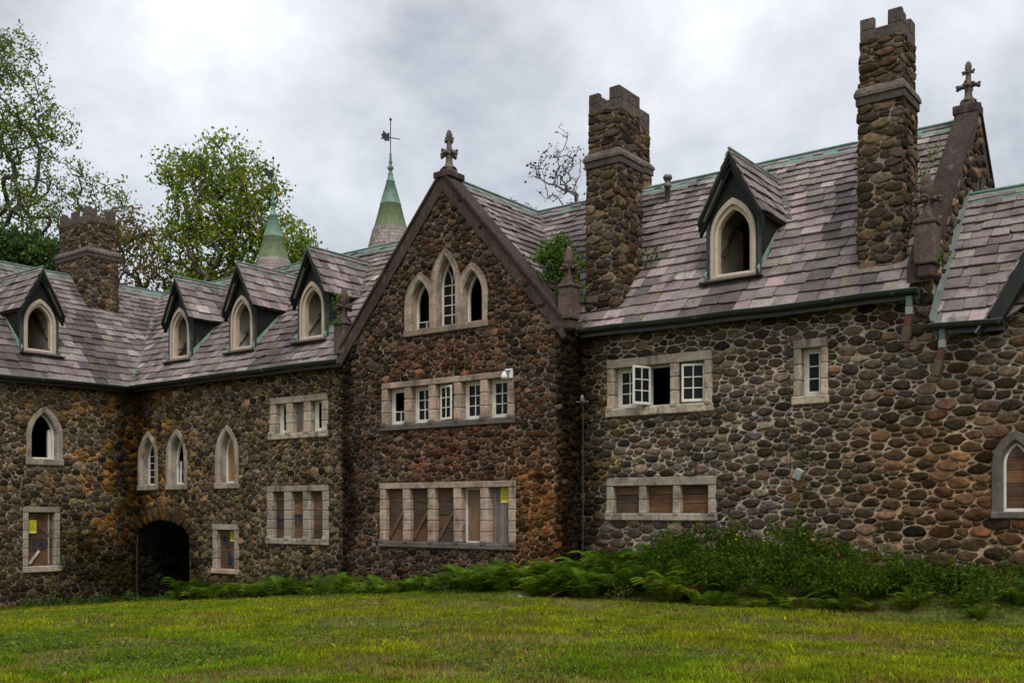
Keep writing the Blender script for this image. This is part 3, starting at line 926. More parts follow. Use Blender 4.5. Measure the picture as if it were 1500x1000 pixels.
def ridge(parent, p0, p1, side, slope_=PT, w=.19, name='ridge_cap'):
    """folded copper strip with a roll along a ridge; side: plan direction across it"""
    mb = MB(); p0 = np.array(p0, float); p1 = np.array(p1, float); s = np.array([side[0], side[1], 0.0])
    L = np.linalg.norm(p1 - p0); m = max(1, int(L / 2.2))
    for i in range(m):
        a = p0 + (p1 - p0) * (i / m); b = p0 + (p1 - p0) * ((i + 1) / m)
        up = np.array([0, 0, .055 + .006 * (i % 2)])
        col = np.array(GRN) * rs.uniform(.85, 1.15)
        for sg in (-1, 1):
            o = sg * s * w - np.array([0, 0, slope_ * w])
            q = [a + up, b + up, b + up + o, a + up + o]
            lo = np.array([0, 0, -.05])
            mb.add(q + [x + lo for x in q], [(0, 1, 2, 3), (3, 2, 6, 7), (0, 3, 7, 4), (1, 5, 6, 2)], col)
        tube(mb, [a + up + [0, 0, .01], b + up + [0, 0, .01]], .035, col, k=8)
    return mb.build(name, M['verdigris'], parent)


ridge(roofA, (GXM, RY, RZ), (-5.68, RY, RZ), (0, 1))
ridge(roofB, (CRX, RY, RZ), (GXM, RY, RZ), (0, 1))
ridge(roofC, (CRX, 9, RZ), (CRX, RY, RZ), (1, 0))
ridge(roofG, (GXM, YG + .3, RZ), (GXM, RY, RZ), (1, 0))
ridge(roofE, (-5.28, 22.45, LZ + PT * 2.6), (-1.0, 22.45, LZ + PT * 2.6), (0, 1))


def strip(parent, p0, p1, d0, d1, name, col, m, lift=.03):
    """flashing: a folded strip along a valley, wings d0 and d1"""
    mb = MB(); p0 = np.array(p0, float); p1 = np.array(p1, float); up = np.array([0, 0, lift]); lo = np.array([0, 0, -.03])
    for d in (d0, d1):
        d = np.array(d, float)
        q = [p0 + up, p1 + up, p1 + up + d, p0 + up + d]
        mb.add(q + [x + lo for x in q], [(0, 1, 2, 3), (3, 2, 6, 7), (0, 3, 7, 4), (1, 5, 6, 2), (4, 7, 6, 5), (0, 4, 5, 1)], col)
    return mb.build(name, m, parent)


lead = (.16, .17, .17)
strip(roofB, (CRX + 3.7, RY - 3.7, ZE), (CRX, RY, RZ), (.10, 0, 0.0), (0, -.10, 0.0), 'valley_flashing', lead, M['verdigris'], .05)
strip(roofA, (GXM + 3.7, RY - 3.7, ZE), (GXM, RY, RZ), (.12, 0, 0), (0, -.12, 0), 'valley_flashing', (.10, .09, .085), M['verdigris'], .05)
strip(roofE, (-5.24, LY, LZ + .03), (-5.24, 22.45, LZ + PT * 2.6 + .03), (.08, 0, 0), (-.04, 0, .08), 'valley_flashing', (.11, .135, .12), M['verdigris'], .05)


def gutter(pts, parent=mansion, out=(0, -1)):
    """half-round eaves gutter with brackets"""
    mb = MB(); pts = np.array(pts, float); o = np.array([out[0], out[1], 0.0])
    n = 7; r = .085; ang = np.linspace(0, math.pi, n)
    P = []
    for rr in (r, r - .012):
        P.append(np.stack([pts + o * (rr * math.cos(a)) + np.array([0, 0, -rr * math.sin(a)]) for a in ang], 1))
    P = np.concatenate(P, 1); m = len(pts)
    F = []
    for i in range(m - 1):
        for j in range(n - 1):
            F.append([i * 2 * n + j, (i + 1) * 2 * n + j, (i + 1) * 2 * n + j + 1, i * 2 * n + j + 1])
            F.append([i * 2 * n + n + j, i * 2 * n + n + j + 1, (i + 1) * 2 * n + n + j + 1, (i + 1) * 2 * n + n + j])
        F.append([i * 2 * n, i * 2 * n + n, (i + 1) * 2 * n + n, (i + 1) * 2 * n])
    for i in (0, m - 1):
        F.append([i * 2 * n + j for j in range(n)])
    mb.add(P.reshape(-1, 3), F, (.020, .028, .026))
    tube(mb, pts + o * r + [0, 0, .006], .016, (.035, .055, .048), k=6)
    # fascia board
    a, b = pts[0], pts[-1]
    g = mb.build('gutter', M['gutter'], parent)
    mb = MB()
    for i in range(m - 1):
        a, b = pts[i], pts[i + 1]; q = [a - o * .10 + [0, 0, .03], b - o * .10 + [0, 0, .03], b - o * .10 + [0, 0, -.17], a - o * .10 + [0, 0, -.17]]
        q2 = [x - o * .03 for x in q]
        mb.add(q + q2, CUBE_F, (.022, .022, .02))
    mb.build('fascia', M['gutter'], g)
    return g


def line(p0, p1, n, sag=0.0):
    t = np.linspace(0, 1, n)[:, None]; p = np.array(p0) * (1 - t) + np.array(p1) * t
    p[:, 2:3] += -sag * np.sin(np.pi * t) + .012 * np.sin(t * 17 + p0[0])
    return p


gutter(line((GX1 + .22, 19.76, ZE + .03), (-5.45, 19.76, ZE + .0), 9, .02))
gutter(line((CRX + 3.78, 19.76, ZE + .03), (GX0 - .12, 19.76, ZE + .05), 9, -.02))
gutter(line((CRX + 3.79, 9.0, ZE - .03), (CRX + 3.79, 19.70, ZE + .02), 9, .03), out=(1, 0))
gutter(line((-5.20, 19.75, 3.42), (-3.98, 19.75, 3.40), 4))


def downspout(x, ztop, zmid, lean):
    """broken-off rectangular downspout: copper outlet, pale joint, rusty kicked-out end"""
    mb = MB()
    y = 19.80
    box(mb, Fr((x, y, 0), (1, 0, 0), (0, -1, 0)), -.055, .055, zmid + .02, ztop, -.05, .05, (.05, .085, .07), ch=.008)
    o = mb.build('downspout', M['gutter'], mansion)
    mb = MB()
    box(mb, Fr((x, y, 0), (1, 0, 0), (0, -1, 0)), -.062, .062, zmid - .13, zmid + .02, -.057, .057, (.20, .195, .19), ch=.008)
    mb.build('sleeve', M['paint'], o)
    mb = MB()
    c, s_ = math.cos(lean), math.sin(lean)
    f = Fr((x, y, zmid - .15), (c, 0, -s_), (0, -1, 0), (s_, 0, c))
    box(mb, f, -.065, .065, -.20, 0, -.06, .06, (.085, .034, .024), ch=.008)
    box(mb, f, -.075, .075, -.50, -.20, -.07, .07, (.075, .055, .035), ch=.01)
    mb.build('spout_end', M['metal'], o)


downspout(-5.62, 4.02, 3.80, .16)
downspout(-5.03, 3.34, 3.12, .24)

# ------------------------------------------------------------------ copings, kneelers, finials
BRN = (.054, .039, .034)


def finial(x, y, z, s, parent=mansion, label=None, col=(.115, .095, .085)):
    """stone cross finial: moulded foot, stem, four leafy arms, a smaller collar and a bud"""
    mb = MB()
    f = Fr((x, y, z), (1, 0, 0), (0, -1, 0))
    box(mb, f, -.22 * s, .22 * s, 0, .18 * s, -.22 * s, .22 * s, col, ch=.02)
    sq = [(.27, .18), (.27, .215), (.20, .25), (.13, .36), (.115, .52), (.135, .66), (.14, .74)]
    lathe(mb, (x, y, z), [(r * s, h * s) for r, h in sq], col, k=8)
    lathe(mb, (x, y, z), [(r * s, h * s) for r, h in [(.10, .78), (.095, .95), (.085, 1.10), (.10, 1.18)]], col, k=8)
    for i in range(4):
        a = i * math.pi / 2
        dx, dy = math.cos(a), math.sin(a)
        for (rr, hh, q, qz) in ((.20, .72, .105, .075), (.30, .70, .085, .085), (.345, .765, .06, .045), (.13, .80, .08, .05), (.34, .65, .055, .05)):
            blob(mb, (x + dx * rr * s, y + dy * rr * s, z + hh * s), (q * s, q * s, qz * s), col, seed=i + rr * 9, k=8, m=6, rough=.3)
        for (rr, hh, q, qz) in ((.11, 1.18, .065, .05), (.17, 1.22, .05, .035), (.15, 1.15, .045, .04)):
            blob(mb, (x + dx * rr * s, y + dy * rr * s, z + hh * s), (q * s, q * s, qz * s), col, seed=i + 3 + rr * 9, k=8, m=6, rough=.3)
    blob(mb, (x, y, z + .72 * s), (.17 * s, .17 * s, .10 * s), col, seed=9, rough=.25)
    lathe(mb, (x, y, z), [(r * s, h * s) for r, h in [(.07, 1.18), (.10, 1.25), (.115, 1.34), (.10, 1.44), (.06, 1.52), (.0, 1.56)]], col, k=10)
    return mb.build('finial', M['brownstone'], parent, label)


def rake(mb, fr, uc, va, hw, sl, band, w0, w1, col=BRN, seg=.85):
    """raked coping on both sides of a gable, cut in stones"""
    perp = band * math.sqrt(1 + sl * sl)
    for s in (-1, 1):
        L = hw; n = max(2, int(round(L / seg)))
        for i in range(n):
            a, b = L * i / n + (.004 if i else 0), L * (i + 1) / n - .004
            c = np.array(col) * rs.uniform(.82, 1.18)
            j = rs.uniform(-.008, .008)
            q = [(uc + s * a, va - sl * a), (uc + s * b, va - sl * b), (uc + s * b, va - sl * b - perp), (uc + s * a, va - sl * a - perp)]
            prism(mb, fr, q if s < 0 else q[::-1], w0 + j, w1 + j * .5, c)
            # weathered top course, slightly wider than the face
            q = [(uc + s * a, va - sl * a + .09), (uc + s * b, va - sl * b + .09), (uc + s * b, va - sl * b), (uc + s * a, va - sl * a)]
            prism(mb, fr, q if s < 0 else q[::-1], w0 + .06 + j, w1 + .045, c * .8)


mb = MB()
rake(mb, FG, GXM, 8.47, 3.66, 1.115, .30, -.50, .075)
box(mb, FG.sub(GXM, 8.35, 0), -.26, .26, .0, .16, -.52, .13, BRN, ch=.02)
cop = mb.build('gable_coping', M['brownstone'], mansion, 'dark brownstone coping along the bay gable')
finial(GXM, YG + .2, 8.50, .72, mansion, 'brownstone cross finial on the bay gable')
mb = MB()
rake(mb, FE, RY, 8.66, 3.62, 1.11, .24, -.40, .06)
box(mb, FE.sub(RY, 8.50, 0), -.24, .24, -.0, .20, -.42, .10, BRN, ch=.02)
mb.build('gable_coping', M['brownstone'], mansion, 'broad mossy coping on the right parapet gable')
finial(-5.45, RY, 8.69, .64, mansion, 'stone cross finial on the right parapet gable')


def kneeler(x, y, z, s, label):
    mb = MB(); f = Fr((x, y, z), (1, 0, 0), (0, -1, 0)); c = (.092, .064, .058)
    box(mb, f, -.24 * s, .24 * s, -.62 * s, .30 * s, -.24 * s, .24 * s, c, ch=.02)
    box(mb, f, -.27 * s, .27 * s, .30 * s, .42 * s, -.27 * s, .27 * s, np.array(c) * .9, ch=.03)
    box(mb, f, -.20 * s, .20 * s, -.95 * s, -.62 * s, -.20 * s, .20 * s, np.array(c) * .7, ch=.05)
    for k in (-1, 1):
        prism(mb, f, [(-.20 * s, .42 * s), (.20 * s, .42 * s), (0, .62 * s)], k * .20 * s - .03, k * .20 * s + .03, c)
    lathe(mb, (x, y, z + .42 * s), [(r * s, h * s) for r, h in [(.17, 0), (.14, .10), (.10, .30), (.10, .48)]], c, k=8)
    for i in range(4):
        a = i * math.pi / 2 + .0
        for rr, hh, q in ((.17, .90, .10), (.26, .92, .085), (.29, .84, .06)):
            blob(mb, (x + math.cos(a) * rr * s, y + math.sin(a) * rr * s, z + hh * s), (q * s, q * s, q * .7 * s), c, seed=i + rr * 7, k=8, m=6, rough=.35)
    lathe(mb, (x, y, z + .85 * s), [(r * s, h * s) for r, h in [(.10, 0), (.12, .10), (.16, .22), (.165, .32), (.12, .42), (.13, .46), (.10, .52), (.085, .62), (.03, .70), (0, .71)]], c, k=10)
    mb.build('kneeler', M['brownstone'], mansion, label)


kneeler(GX1 + .08, 19.62, 4.88, .78, 'brownstone kneeler block with bud finial at the bay gable\'s right foot')
kneeler(GX0 - .10, 19.62, 4.80, .85, 'brownstone kneeler block with bud finial at the bay gable\'s left foot')
kneeler(-5.36, 20.02, 5.10, .80, 'brownstone kneeler block with bud finial under the right parapet gable')

# ------------------------------------------------------------------ chimneys


def chimney(x0, x1, y0, y1, zb, z1, z2, z3, inset_, label, mer, seed, pal='K', su=.108, sv=.060):
    """shaft from zb to z1, moulded band to z2, narrower stack to z3, battlements above; mer: (merlons on the long front, on the side)"""
    cx, cy = (x0 + x1) / 2, (y0 + y1) / 2

    def faces(mb, x0, x1, y0, y1, za, zc, sd, su, sv, p, gap, h):
        for k, fr, a, b in ((0, Fr((0, y0, 0), (1, 0, 0), (0, -1, 0)), x0, x1), (1, Fr((x1, 0, 0), (0, 1, 0), (1, 0, 0)), y0, y1),
                            (2, Fr((0, y1, 0), (-1, 0, 0), (0, 1, 0)), -x1, -x0), (3, Fr((x0, 0, 0), (0, -1, 0), (-1, 0, 0)), -y1, -y0)):
            sheet(mb, fr, rect(a, b, za, zc), [], 0, MORT['K'])
            stones(mb, fr, lambda u, v: (u > a - .03) & (u < b + .03) & (v > za) & (v < zc), (a - .02, b + .02, za, zc), su, sv, pal, sd + k, gap=gap, h=h, p=p, tint=False)
    mb = MB()
    faces(mb, x0, x1, y0, y1, zb, z1, seed, su, sv, 9, .010, .032)
    i = inset_
    faces(mb, x0 + i, x1 - i, y0 + i, y1 - i, z2 - .05, z3 + .05, seed + 5, su * 1.05, sv * .85, 16, .008, .030)
    o = mb.build('chimney', M['masonry'], mansion, label)
    c = (.078, .062, .055)
    mb = MB(); f = Fr((cx, cy, 0), (1, 0, 0), (0, -1, 0)); hx, hy = (x1 - x0) / 2, (y1 - y0) / 2
    box(mb, f, -hx - .06, hx + .06, z1, z1 + .17, -hy - .06, hy + .06, np.array(c) * .85, ch=.015)
    # sloping weathering
    a, b = .085, -i + .03; zz = z1 + .17; zt = z2 + .08
    P = []
    for e_, z in ((a, zz), (a, zz + .07), (b + .05, zt - .05), (b, zt)):
        P += [(cx - hx - e_, cy - hy - e_, z), (cx + hx + e_, cy - hy - e_, z), (cx + hx + e_, cy + hy + e_, z), (cx - hx - e_, cy + hy + e_, z)]
    F = [(3, 2, 1, 0)] + [(r * 4 + j, r * 4 + (j + 1) % 4, r * 4 + 4 + (j + 1) % 4, r * 4 + 4 + j) for r in range(3) for j in range(4)]
    mb.add(P, F, np.array(c) * 1.35)
    mb.build('band', M['brownstone'], o)
    mb = MB(); j = i - .02; d = .14
    X0, X1, Y0, Y1 = x0 + j, x1 - j, y0 + j, y1 - j; zm = z3 + .24; zt = z3 + .47

    def slab(u0, u1, v0, v1, za, zb_, k=1.0):
        box(mb, Fr((0, 0, 0), (1, 0, 0), (0, 0, 1), (0, 1, 0)), u0, u1, v0, v1, za, zb_, np.array(c) * k * rs.uniform(.88, 1.12), ch=.012, jit=.004)
    slab(X0, X1, Y0, Y0 + d, z3, zm); slab(X0, X1, Y1 - d, Y1, z3, zm)
    slab(X0, X0 + d, Y0 + d, Y1 - d, z3, zm); slab(X1 - d, X1, Y0 + d, Y1 - d, z3, zm)
    for L0, L1, fixed, ax, n in ((X0, X1, Y0, 0, mer[0]), (X0, X1, Y1 - d, 0, mer[0]), (Y0, Y1, X0, 1, mer[1]), (Y0, Y1, X1 - d, 1, mer[1])):
        m = 2 * n - 1; st = (L1 - L0) / m
        for q in range(n):
            a, b = L0 + 2 * q * st, L0 + (2 * q + 1) * st
            up = zt + (.05 if q == n - 1 else 0)
            if ax == 1 and q == 0: a += d + .002
            if ax == 1 and q == n - 1: b -= d + .002
            if b - a < .03: continue
            if ax == 0: slab(a, b, fixed, fixed + d, zm, up)
            else: slab(fixed, fixed + d, a, b, zm, up)
    slab(X0 + d + .01, X1 - d - .01, Y0 + d + .01, Y1 - d - .01, z3, z3 + .08, .25)
    mb.build('battlement', M['brownstone'], o)
    mb = MB()
    return o


chimney(-13.10, -12.22, 20.30, 21.28, 4.4, 8.00, 8.30, 9.30, .04, 'battlemented fieldstone chimney rising beside the bay gable', (2, 1), 101)
chimney(-14.75, -14.02, 24.10, 24.95, 6.5, 9.25, 9.53, 10.45, .04, 'rear chimney half hidden behind the stack beside the bay gable', (1, 1), 131)
chimney(-6.76, -5.93, 20.42, 21.36, 4.5, 8.02, 8.32, 9.28, .03, 'tallest looking battlemented chimney beside the right parapet gable', (2, 2), 161)
chimney(-35.75, -33.72, 19.82, 20.98, 6.4, 8.98, 9.28, 10.26, .07, 'broad battlemented chimney on the left wing\'s ridge', (3, 2), 191, su=.098, sv=.060)
# vent pipe
mb = MB()
lathe(mb, (-12.44, 23.0, 7.6), [(.07, 0), (.07, .55), (.095, .56), (.095, .62), (.075, .63), (.075, .74), (.10, .75), (.12, .80), (.10, .86), (0, .87)], (.06, .065, .055), k=12)
mb.build('vent_pipe', M['gutter'], mansion)

# ------------------------------------------------------------------ dormers
DK = (.012, .013, .0125)


def dormer(fr, cu, wback, label, seed):
    """fr: wall axes of that front; wback: w of the dormer's front plane. Main roof: v = 5.036 - PT*w (w measured from the dormer's front)"""
    f = fr.sub(cu, 0, wback)
    zr = lambda w: 5.036 - PT * w
    az, ez, hw, ov = 7.74, 6.47, .615, .72
    sl = (az - 6.38) / ov
    body = [(-hw, 5.0), (hw, 5.0), (hw, az - sl * hw - .08), (0, az - .10), (-hw, az - sl * hw - .08)]
    fo = gothic(0, .535, 5.98, 6.79, 5.06); fi = gothic(0, .375, 5.98, 6.55, 5.17)
    mb = MB()
    sheet(mb, f, body, [fo], 0, DK); sheet(mb, f, body, [fo], -.06, (.30, .27, .22), 1)
    m = len(body)
    # corner boards
    for s in (-1, 1):
        box(mb, f, s * hw - .05 if s > 0 else -hw - .015, hw + .015 if s > 0 else -hw + .05, 5.0, 6.45, -.07, .03, (.035, .05, .046), ch=.006)
    d = mb.build('dormer', [M['dark_copper'], M['plaster']], mansion, label)
    for s in (-1, 1):
        mb = MB()
        o = [(0, 5.0), (0, 6.52), (-(6.52 - 5.036) / PT - .05, 6.52)]
        fs = Fr(f.p(s * hw, 0, 0), f.N, f.U * s)
        sheet(mb, fs, [(a, b) for a, b in o], [], 0.0, DK, 0)
        # inner lining runs down into the attic
        sheet(mb, fs, [(-.06, 4.95), (-.06, 6.50), (-1.75, 6.50), (-1.75, 4.95)], [], -.06, (.62, .57, .48), 1)
        # green flashing along the foot
        a, b = np.array([.02, zr(0) + .02]), np.array([-1.28, zr(-1.28) + .02])
        n_ = np.array([b[1] - a[1], -(b[0] - a[0])]); n_ = n_ / np.linalg.norm(n_)
        q = [tuple(a), tuple(b), tuple(b + n_ * .02), tuple(a + n_ * .16)]
        prism(mb, fs, q, -.01, .012, (.19, .30, .255), 2)
        mb.build('cheek', [M['dark_copper'], M['plaster'], M['verdigris']], d)
    # roof
    mb = MB(); k2 = 1 / math.sqrt(1 + sl * sl)
    for s in (-1, 1):
        O = f.p(s * ov, az - sl * ov, 0)
        V = (-s * f.U * k2 + f.V * sl * k2); Nn = (s * f.U * sl * k2 + f.V * k2)
        ze = az - sl * ov
        wb = -(ze - 5.036) / PT; wr = -(az - 5.036) / PT
        L = ov / k2
        U = -f.N if s > 0 else f.N
        g = Fr(O, U, Nn, V)
        if s > 0: poly = [(-.20, 0), (-wb, 0), (-wr, L), (-.20, L)]
        else: poly = [(wb, 0), (.20, 0), (.20, L), (wr, L)]
        slates(mb, g, poly, seed + s, e0=.31, e1=.27, w0=.40, w1=.36, over=.04)
        sheet(mb, g, poly, [], -.11, (.30, .27, .22), 1)
        # valley flashing where it meets the main roof
    rf = mb.build('dormer_roof', [M['slate'], M['plaster']], d)
    pa, pb = f.p(0, az, .22), f.p(0, az, -(az - 5.036) / PT)
    ridge(d, pa, pb, (f.U[0], f.U[1]), sl, .11)
    # barge boards, two stepped mouldings
    mb = MB()
    for s in (-1, 1):
        for (w0, w1, t0, t1) in ((.02, .14, .05, .34), (.14, .20, .03, .22), (.20, .235, .02, .12)):
            q = [(0, az - t0), (s * ov * 1.02, az - sl * ov * 1.02 - t0), (s * ov * 1.02, az - sl * ov * 1.02 - t1), (0, az - t1 - .02)]
            prism(mb, f, q[::-1] if s > 0 else q, w0, w1, np.array(DK) * (1.0 if w1 < .2 else .8))
        # eave soffit board
        u0, u1 = (hw, ov) if s > 0 else (-ov, -hw)
        box(mb, f, u0 + (.004 if s > 0 else 0), u1 - (0 if s > 0 else .004), 6.30, 6.36, -1.12, .02, DK)
        u0, u1 = (ov - .12, ov - .06) if s > 0 else (-ov + .06, -ov + .12)
    mb.build('barge_board', M['dark_copper'], d)
    # valley flashing at the back
    for s in (-1, 1):
        e0 = f.p(s * ov, az - sl * ov, -(az - sl * ov - 5.036) / PT); e1 = f.p(0, az, -(az - 5.036) / PT)
        strip(rf, e0 + f.V * -.02, e1 + f.V * -.02, f.U * s * .14 + f.V * .03, -f.U * s * .06 + f.N * .06, 'valley_flashing', (.085, .085, .08), M['dark_copper'], .06)
    # pointed timber frame
    mb = MB(); n = len(fo); tan_ = np.array((.37, .305, .235))
    rings = []
    fm = gothic(0, .445, 5.98, 6.655, 5.13)
    for ol, w in ((fo, -.02), (fo, .045), (gothic(0, .50, 5.98, 6.74, 5.09), .06), (fm, .055), (fm, .0), (fi, -.02), (fi, -.19)):
        rings.append(f.p([a for a, b in ol], [b for a, b in ol], [w] * n))
    P = np.concatenate(rings)
    F = [(r * n + j, r * n + (j + 1) % n, (r + 1) * n + (j + 1) % n, (r + 1) * n + j) for r in range(len(rings) - 1) for j in range(n)]
    cc = np.concatenate([np.tile(tan_ * k, (n, 1)) for k in (1, .8, 1.1, 1.15, 1.0, 1.45, 1.3)])
    mb.add(P, F, cc)
    box(mb, f, -.56, .56, 5.00, 5.055, -.05, .10, tan_ * .55, ch=.01)
    mb.build('window_frame', M['paint'], d)
    mb = MB()
    box(mb, f, -.72, .74, 4.965, 4.998, -.04, .24, (.02, .022, .022), jit=.01)
    mb.build('sill_flashing', M['dark_copper'], d)
    return d


YD = RY - (RZ - 5.036) / PT
dormer(FA, DORM_A[0], YA - YD, 'lone dormer on the slope right of the bay gable', 301)
for i, c in enumerate(DORM_B):
    dormer(FA, c, YA - YD, ['dormer nearest the roof valley above the arch', 'middle one of the three dormers above the arch', 'dormer nearest the bay gable\'s left kneeler'][i], 311 + i * 7)
dormer(FC, DORM_C[0], (CRX + (RZ - 5.036) / PT) - XC, 'dormer on the left wing\'s slope', 351)
# ------------------------------------------------------------------ windows
LIME = {'pale': (.40, .335, .26), 'pink': (.36, .275, .215), 'grey': (.30, .262, .215), 'soot': (.12, .105, .095)}
WHT = (.62, .60, .55)
WOODC = [(.090, .046, .024), (.062, .038, .025), (.120, .060, .028), (.055, .036, .026)]


def sash(fr, u0, u1, v0, v1, w, nx, ny, parent, ang=0.0, hinge='l', st=.05, keep=None, label=None, curtain=False):
    """glazed casement: frame and glazing bars (one mesh) with its panes as a child; keep: rows whose bars are left"""
    f = fr.sub(u0, v0, w)
    if ang:
        f = fr.turn(u0, v0, w, ang) if hinge == 'l' else fr.turn(u1, v0, w, -ang)
    W, H = u1 - u0, v1 - v0
    o = 0 if hinge == 'l' or not ang else -W
    mb = MB()
    box(mb, f, o, o + st, 0, H, -.02, .02, WHT, ch=.006); box(mb, f, o + W - st, o + W, 0, H, -.02, .02, WHT, ch=.006)
    box(mb, f, o + st, o + W - st, H - st, H, -.018, .018, WHT, ch=.006); box(mb, f, o + st, o + W - st, 0, st * 1.3, -.018, .022, WHT, ch=.006)
    iw, ih = W - 2 * st, H - 2.3 * st
    for i in range(1, nx):
        x = o + st + iw * i / nx
        top = ih if keep is None else ih * keep / ny
        box(mb, f, x - .012, x + .012, st * 1.3, st * 1.3 + top, -.013, .013, WHT)
    for j in range(1, ny):
        if keep is not None and j > keep: continue
        y = st * 1.3 + ih * j / ny
        box(mb, f, o + st, o + W - st, y - .011, y + .011, -.011, .011, WHT)
    s = mb.build('sash', M['paint'], parent, label)
    mb = MB()
    top = ih if keep is None else ih * keep / ny
    sheet(mb, f, rect(o + st, o + W - st, st * 1.3, st * 1.3 + top), [], -.003, (.02, .02, .02))
    mb.build('pane', M['glass'], s)
    return s


def planks(fr, u0, u1, v0, v1, w, parent, n, horiz=True, brace=0, cols=WOODC, label=None, seed=0):
    rnd = np.random.RandomState(seed)
    mb = MB(); a, b = (v0, v1) if horiz else (u0, u1)
    cuts = np.linspace(a, b, n + 1); cuts[1:-1] += rnd.uniform(-.04, .04, n - 1) * (b - a) / n
    for i in range(n):
        c = np.array(cols[rnd.randint(len(cols))]) * rnd.uniform(.85, 1.2); ww = w + rnd.uniform(-.006, .006)
        if horiz: box(mb, fr, u0, u1, cuts[i] + .004, cuts[i + 1] - .004, ww - .025, ww, c, ch=.004, jit=.003)
        else: box(mb, fr, cuts[i] + .003, cuts[i + 1] - .003, v0, v1, ww - .025, ww, c, ch=.004, jit=.003)
    o = mb.build('board', M['hboard'] if horiz else M['wood'], parent, label)
    if brace:
        W, H = u1 - u0, v1 - v0
        ang = math.atan2(H * .62, W * .98) if brace > 0 else -math.atan2(H * .45, W)
        L = math.hypot(W, H * .62) * .93 if brace > 0 else math.hypot(W, H * .45) * .98
        c, s_ = math.cos(ang), math.sin(ang)
        p0 = fr.p(u0 + .03, v0 + .08 if brace > 0 else v1 - .10, w + .012)
        fb = Fr(p0, fr.U * c + fr.V * s_, fr.N, -fr.U * s_ + fr.V * c)
        mb = MB(); box(mb, fb, 0, L, -.045, .045, -.012, .02, (.10, .062, .04), ch=.006)
        mb.build('brace', M['hboard'], o)
    return o


def win_rect(fr, u0, u1, v0, v1, n, fills, lh=.15, sh=.16, jw=.20, mw=.22, depth=.24, tone='pale', sill='pale', seed=0, stops=True, label=None, proud=.065):
    """stone surround with mullions; fills: one entry per light"""
    rnd = np.random.RandomState(seed); mb = MB()
    c = np.array(LIME[tone]); cs = np.array(LIME[sill])
    cut = np.linspace(u0, u1, max(2, int((u1 - u0) / 1.1) + 1))
    for i in range(len(cut) - 1):
        box(mb, fr, cut[i] + .002, cut[i + 1] - .002, v1 - lh, v1, -depth, proud, c * rnd.uniform(.85, 1.02) * .93, ch=.012)
    for i in range(len(cut) - 1):
        box(mb, fr, cut[i] - (.03 if i == 0 else -.002), cut[i + 1] + (.03 if i == len(cut) - 2 else -.002), v0, v0 + sh, -depth, proud + .035, cs * rnd.uniform(.88, 1.05), ch=.025)
    vb, vt = v0 + sh, v1 - lh
    inn = (u1 - u0 - 2 * jw - (n - 1) * mw) / n
    lights = []; x = u0
    for i in range(n + 1):
        ww = jw if i in (0, n) else mw
        m = max(2, int(round((vt - vb) / .30)))
        ct = np.linspace(vb, vt, m + 1)
        for q in range(m):
            k = rnd.uniform(.86, 1.14)
            box(mb, fr, x, x + ww, ct[q] + .002, ct[q + 1] - .002, -depth, proud - .012 + rnd.uniform(-.003, .003), c * k * np.array([1, rnd.uniform(.95, 1.02), rnd.uniform(.93, 1.03)]), ch=.02)
        if stops:
            box(mb, fr, x + .01 if i else x - .01, x + ww - .01 if i < n else x + ww + .01, vb - .07, vb + .06, -.05, proud + .05, cs * rnd.uniform(.8, .95), ch=.035)
        if i < n: lights.append((x + ww, x + ww + inn))
        x += ww + inn
    o = mb.build('window', M['limestone'], mansion, label)
    # timber lining
    mb = MB()
    for (a, b), fl in zip(lights, fills):
        if fl in ('bare',) or fl[0] in ('planks', 'vplanks'): continue
        for q in ((a, a + .05, vb, vt), (b - .05, b, vb, vt), (a + .05, b - .05, vt - .05, vt), (a + .05, b - .05, vb, vb + .04)):
            box(mb, fr, *q, -depth + .01, -depth + .10, np.array(WHT) * .9, ch=.005)
    if mb.V: mb.build('lining', M['paint'], o)
    for k, ((a, b), fl) in enumerate(zip(lights, fills)):
        w = -depth + .06
        t = fl[0]
        if t == 'sash': sash(fr, a + .05, b - .05, vb + .04, vt - .05, w, fl[1], fl[2], o, keep=fl[3] if len(fl) > 3 else None)
        elif t == 'open': sash(fr, a + .05, b - .05, vb + .04, vt - .05, w + .07, fl[1], fl[2], o, ang=fl[3], hinge=fl[4], label='casement swung open')
        elif t == 'openout': sash(fr, a + .10, b - .03, vb + .03, vt - .03, .0, fl[1], fl[2], o, ang=fl[3], hinge=fl[4], label='casement swung wide open')
        elif t == 'planks': planks(fr, a, b, vb, vt, -depth + fl[3] if len(fl) > 3 else -.10, o, fl[1], True, fl[2], seed=seed + k)
        elif t == 'vplanks': planks(fr, a, b, vb, vt, -.12, o, fl[1], False, 0, [(.14, .115, .10), (.12, .10, .085)], seed=seed + k)
        elif t == 'ply': planks(fr, a + .05, b - .05, vb + .04, vt - .05, -depth + .05, o, 1, False, 0, [(.17, .105, .06)], seed=seed + k)
        elif t == 'half':   # pale stile left of a broken casement
            mb = MB(); box(mb, fr, a + .05, a + .13, vb + .04, vt - .05, w - .02, w + .02, WHT, ch=.006)
            box(mb, fr, a + .13, b - .05, vb + .04, vb + .11, w - .02, w + .02, WHT, ch=.006)
            mb.build('sash', M['paint'], o, 'broken casement without glass')
    return o


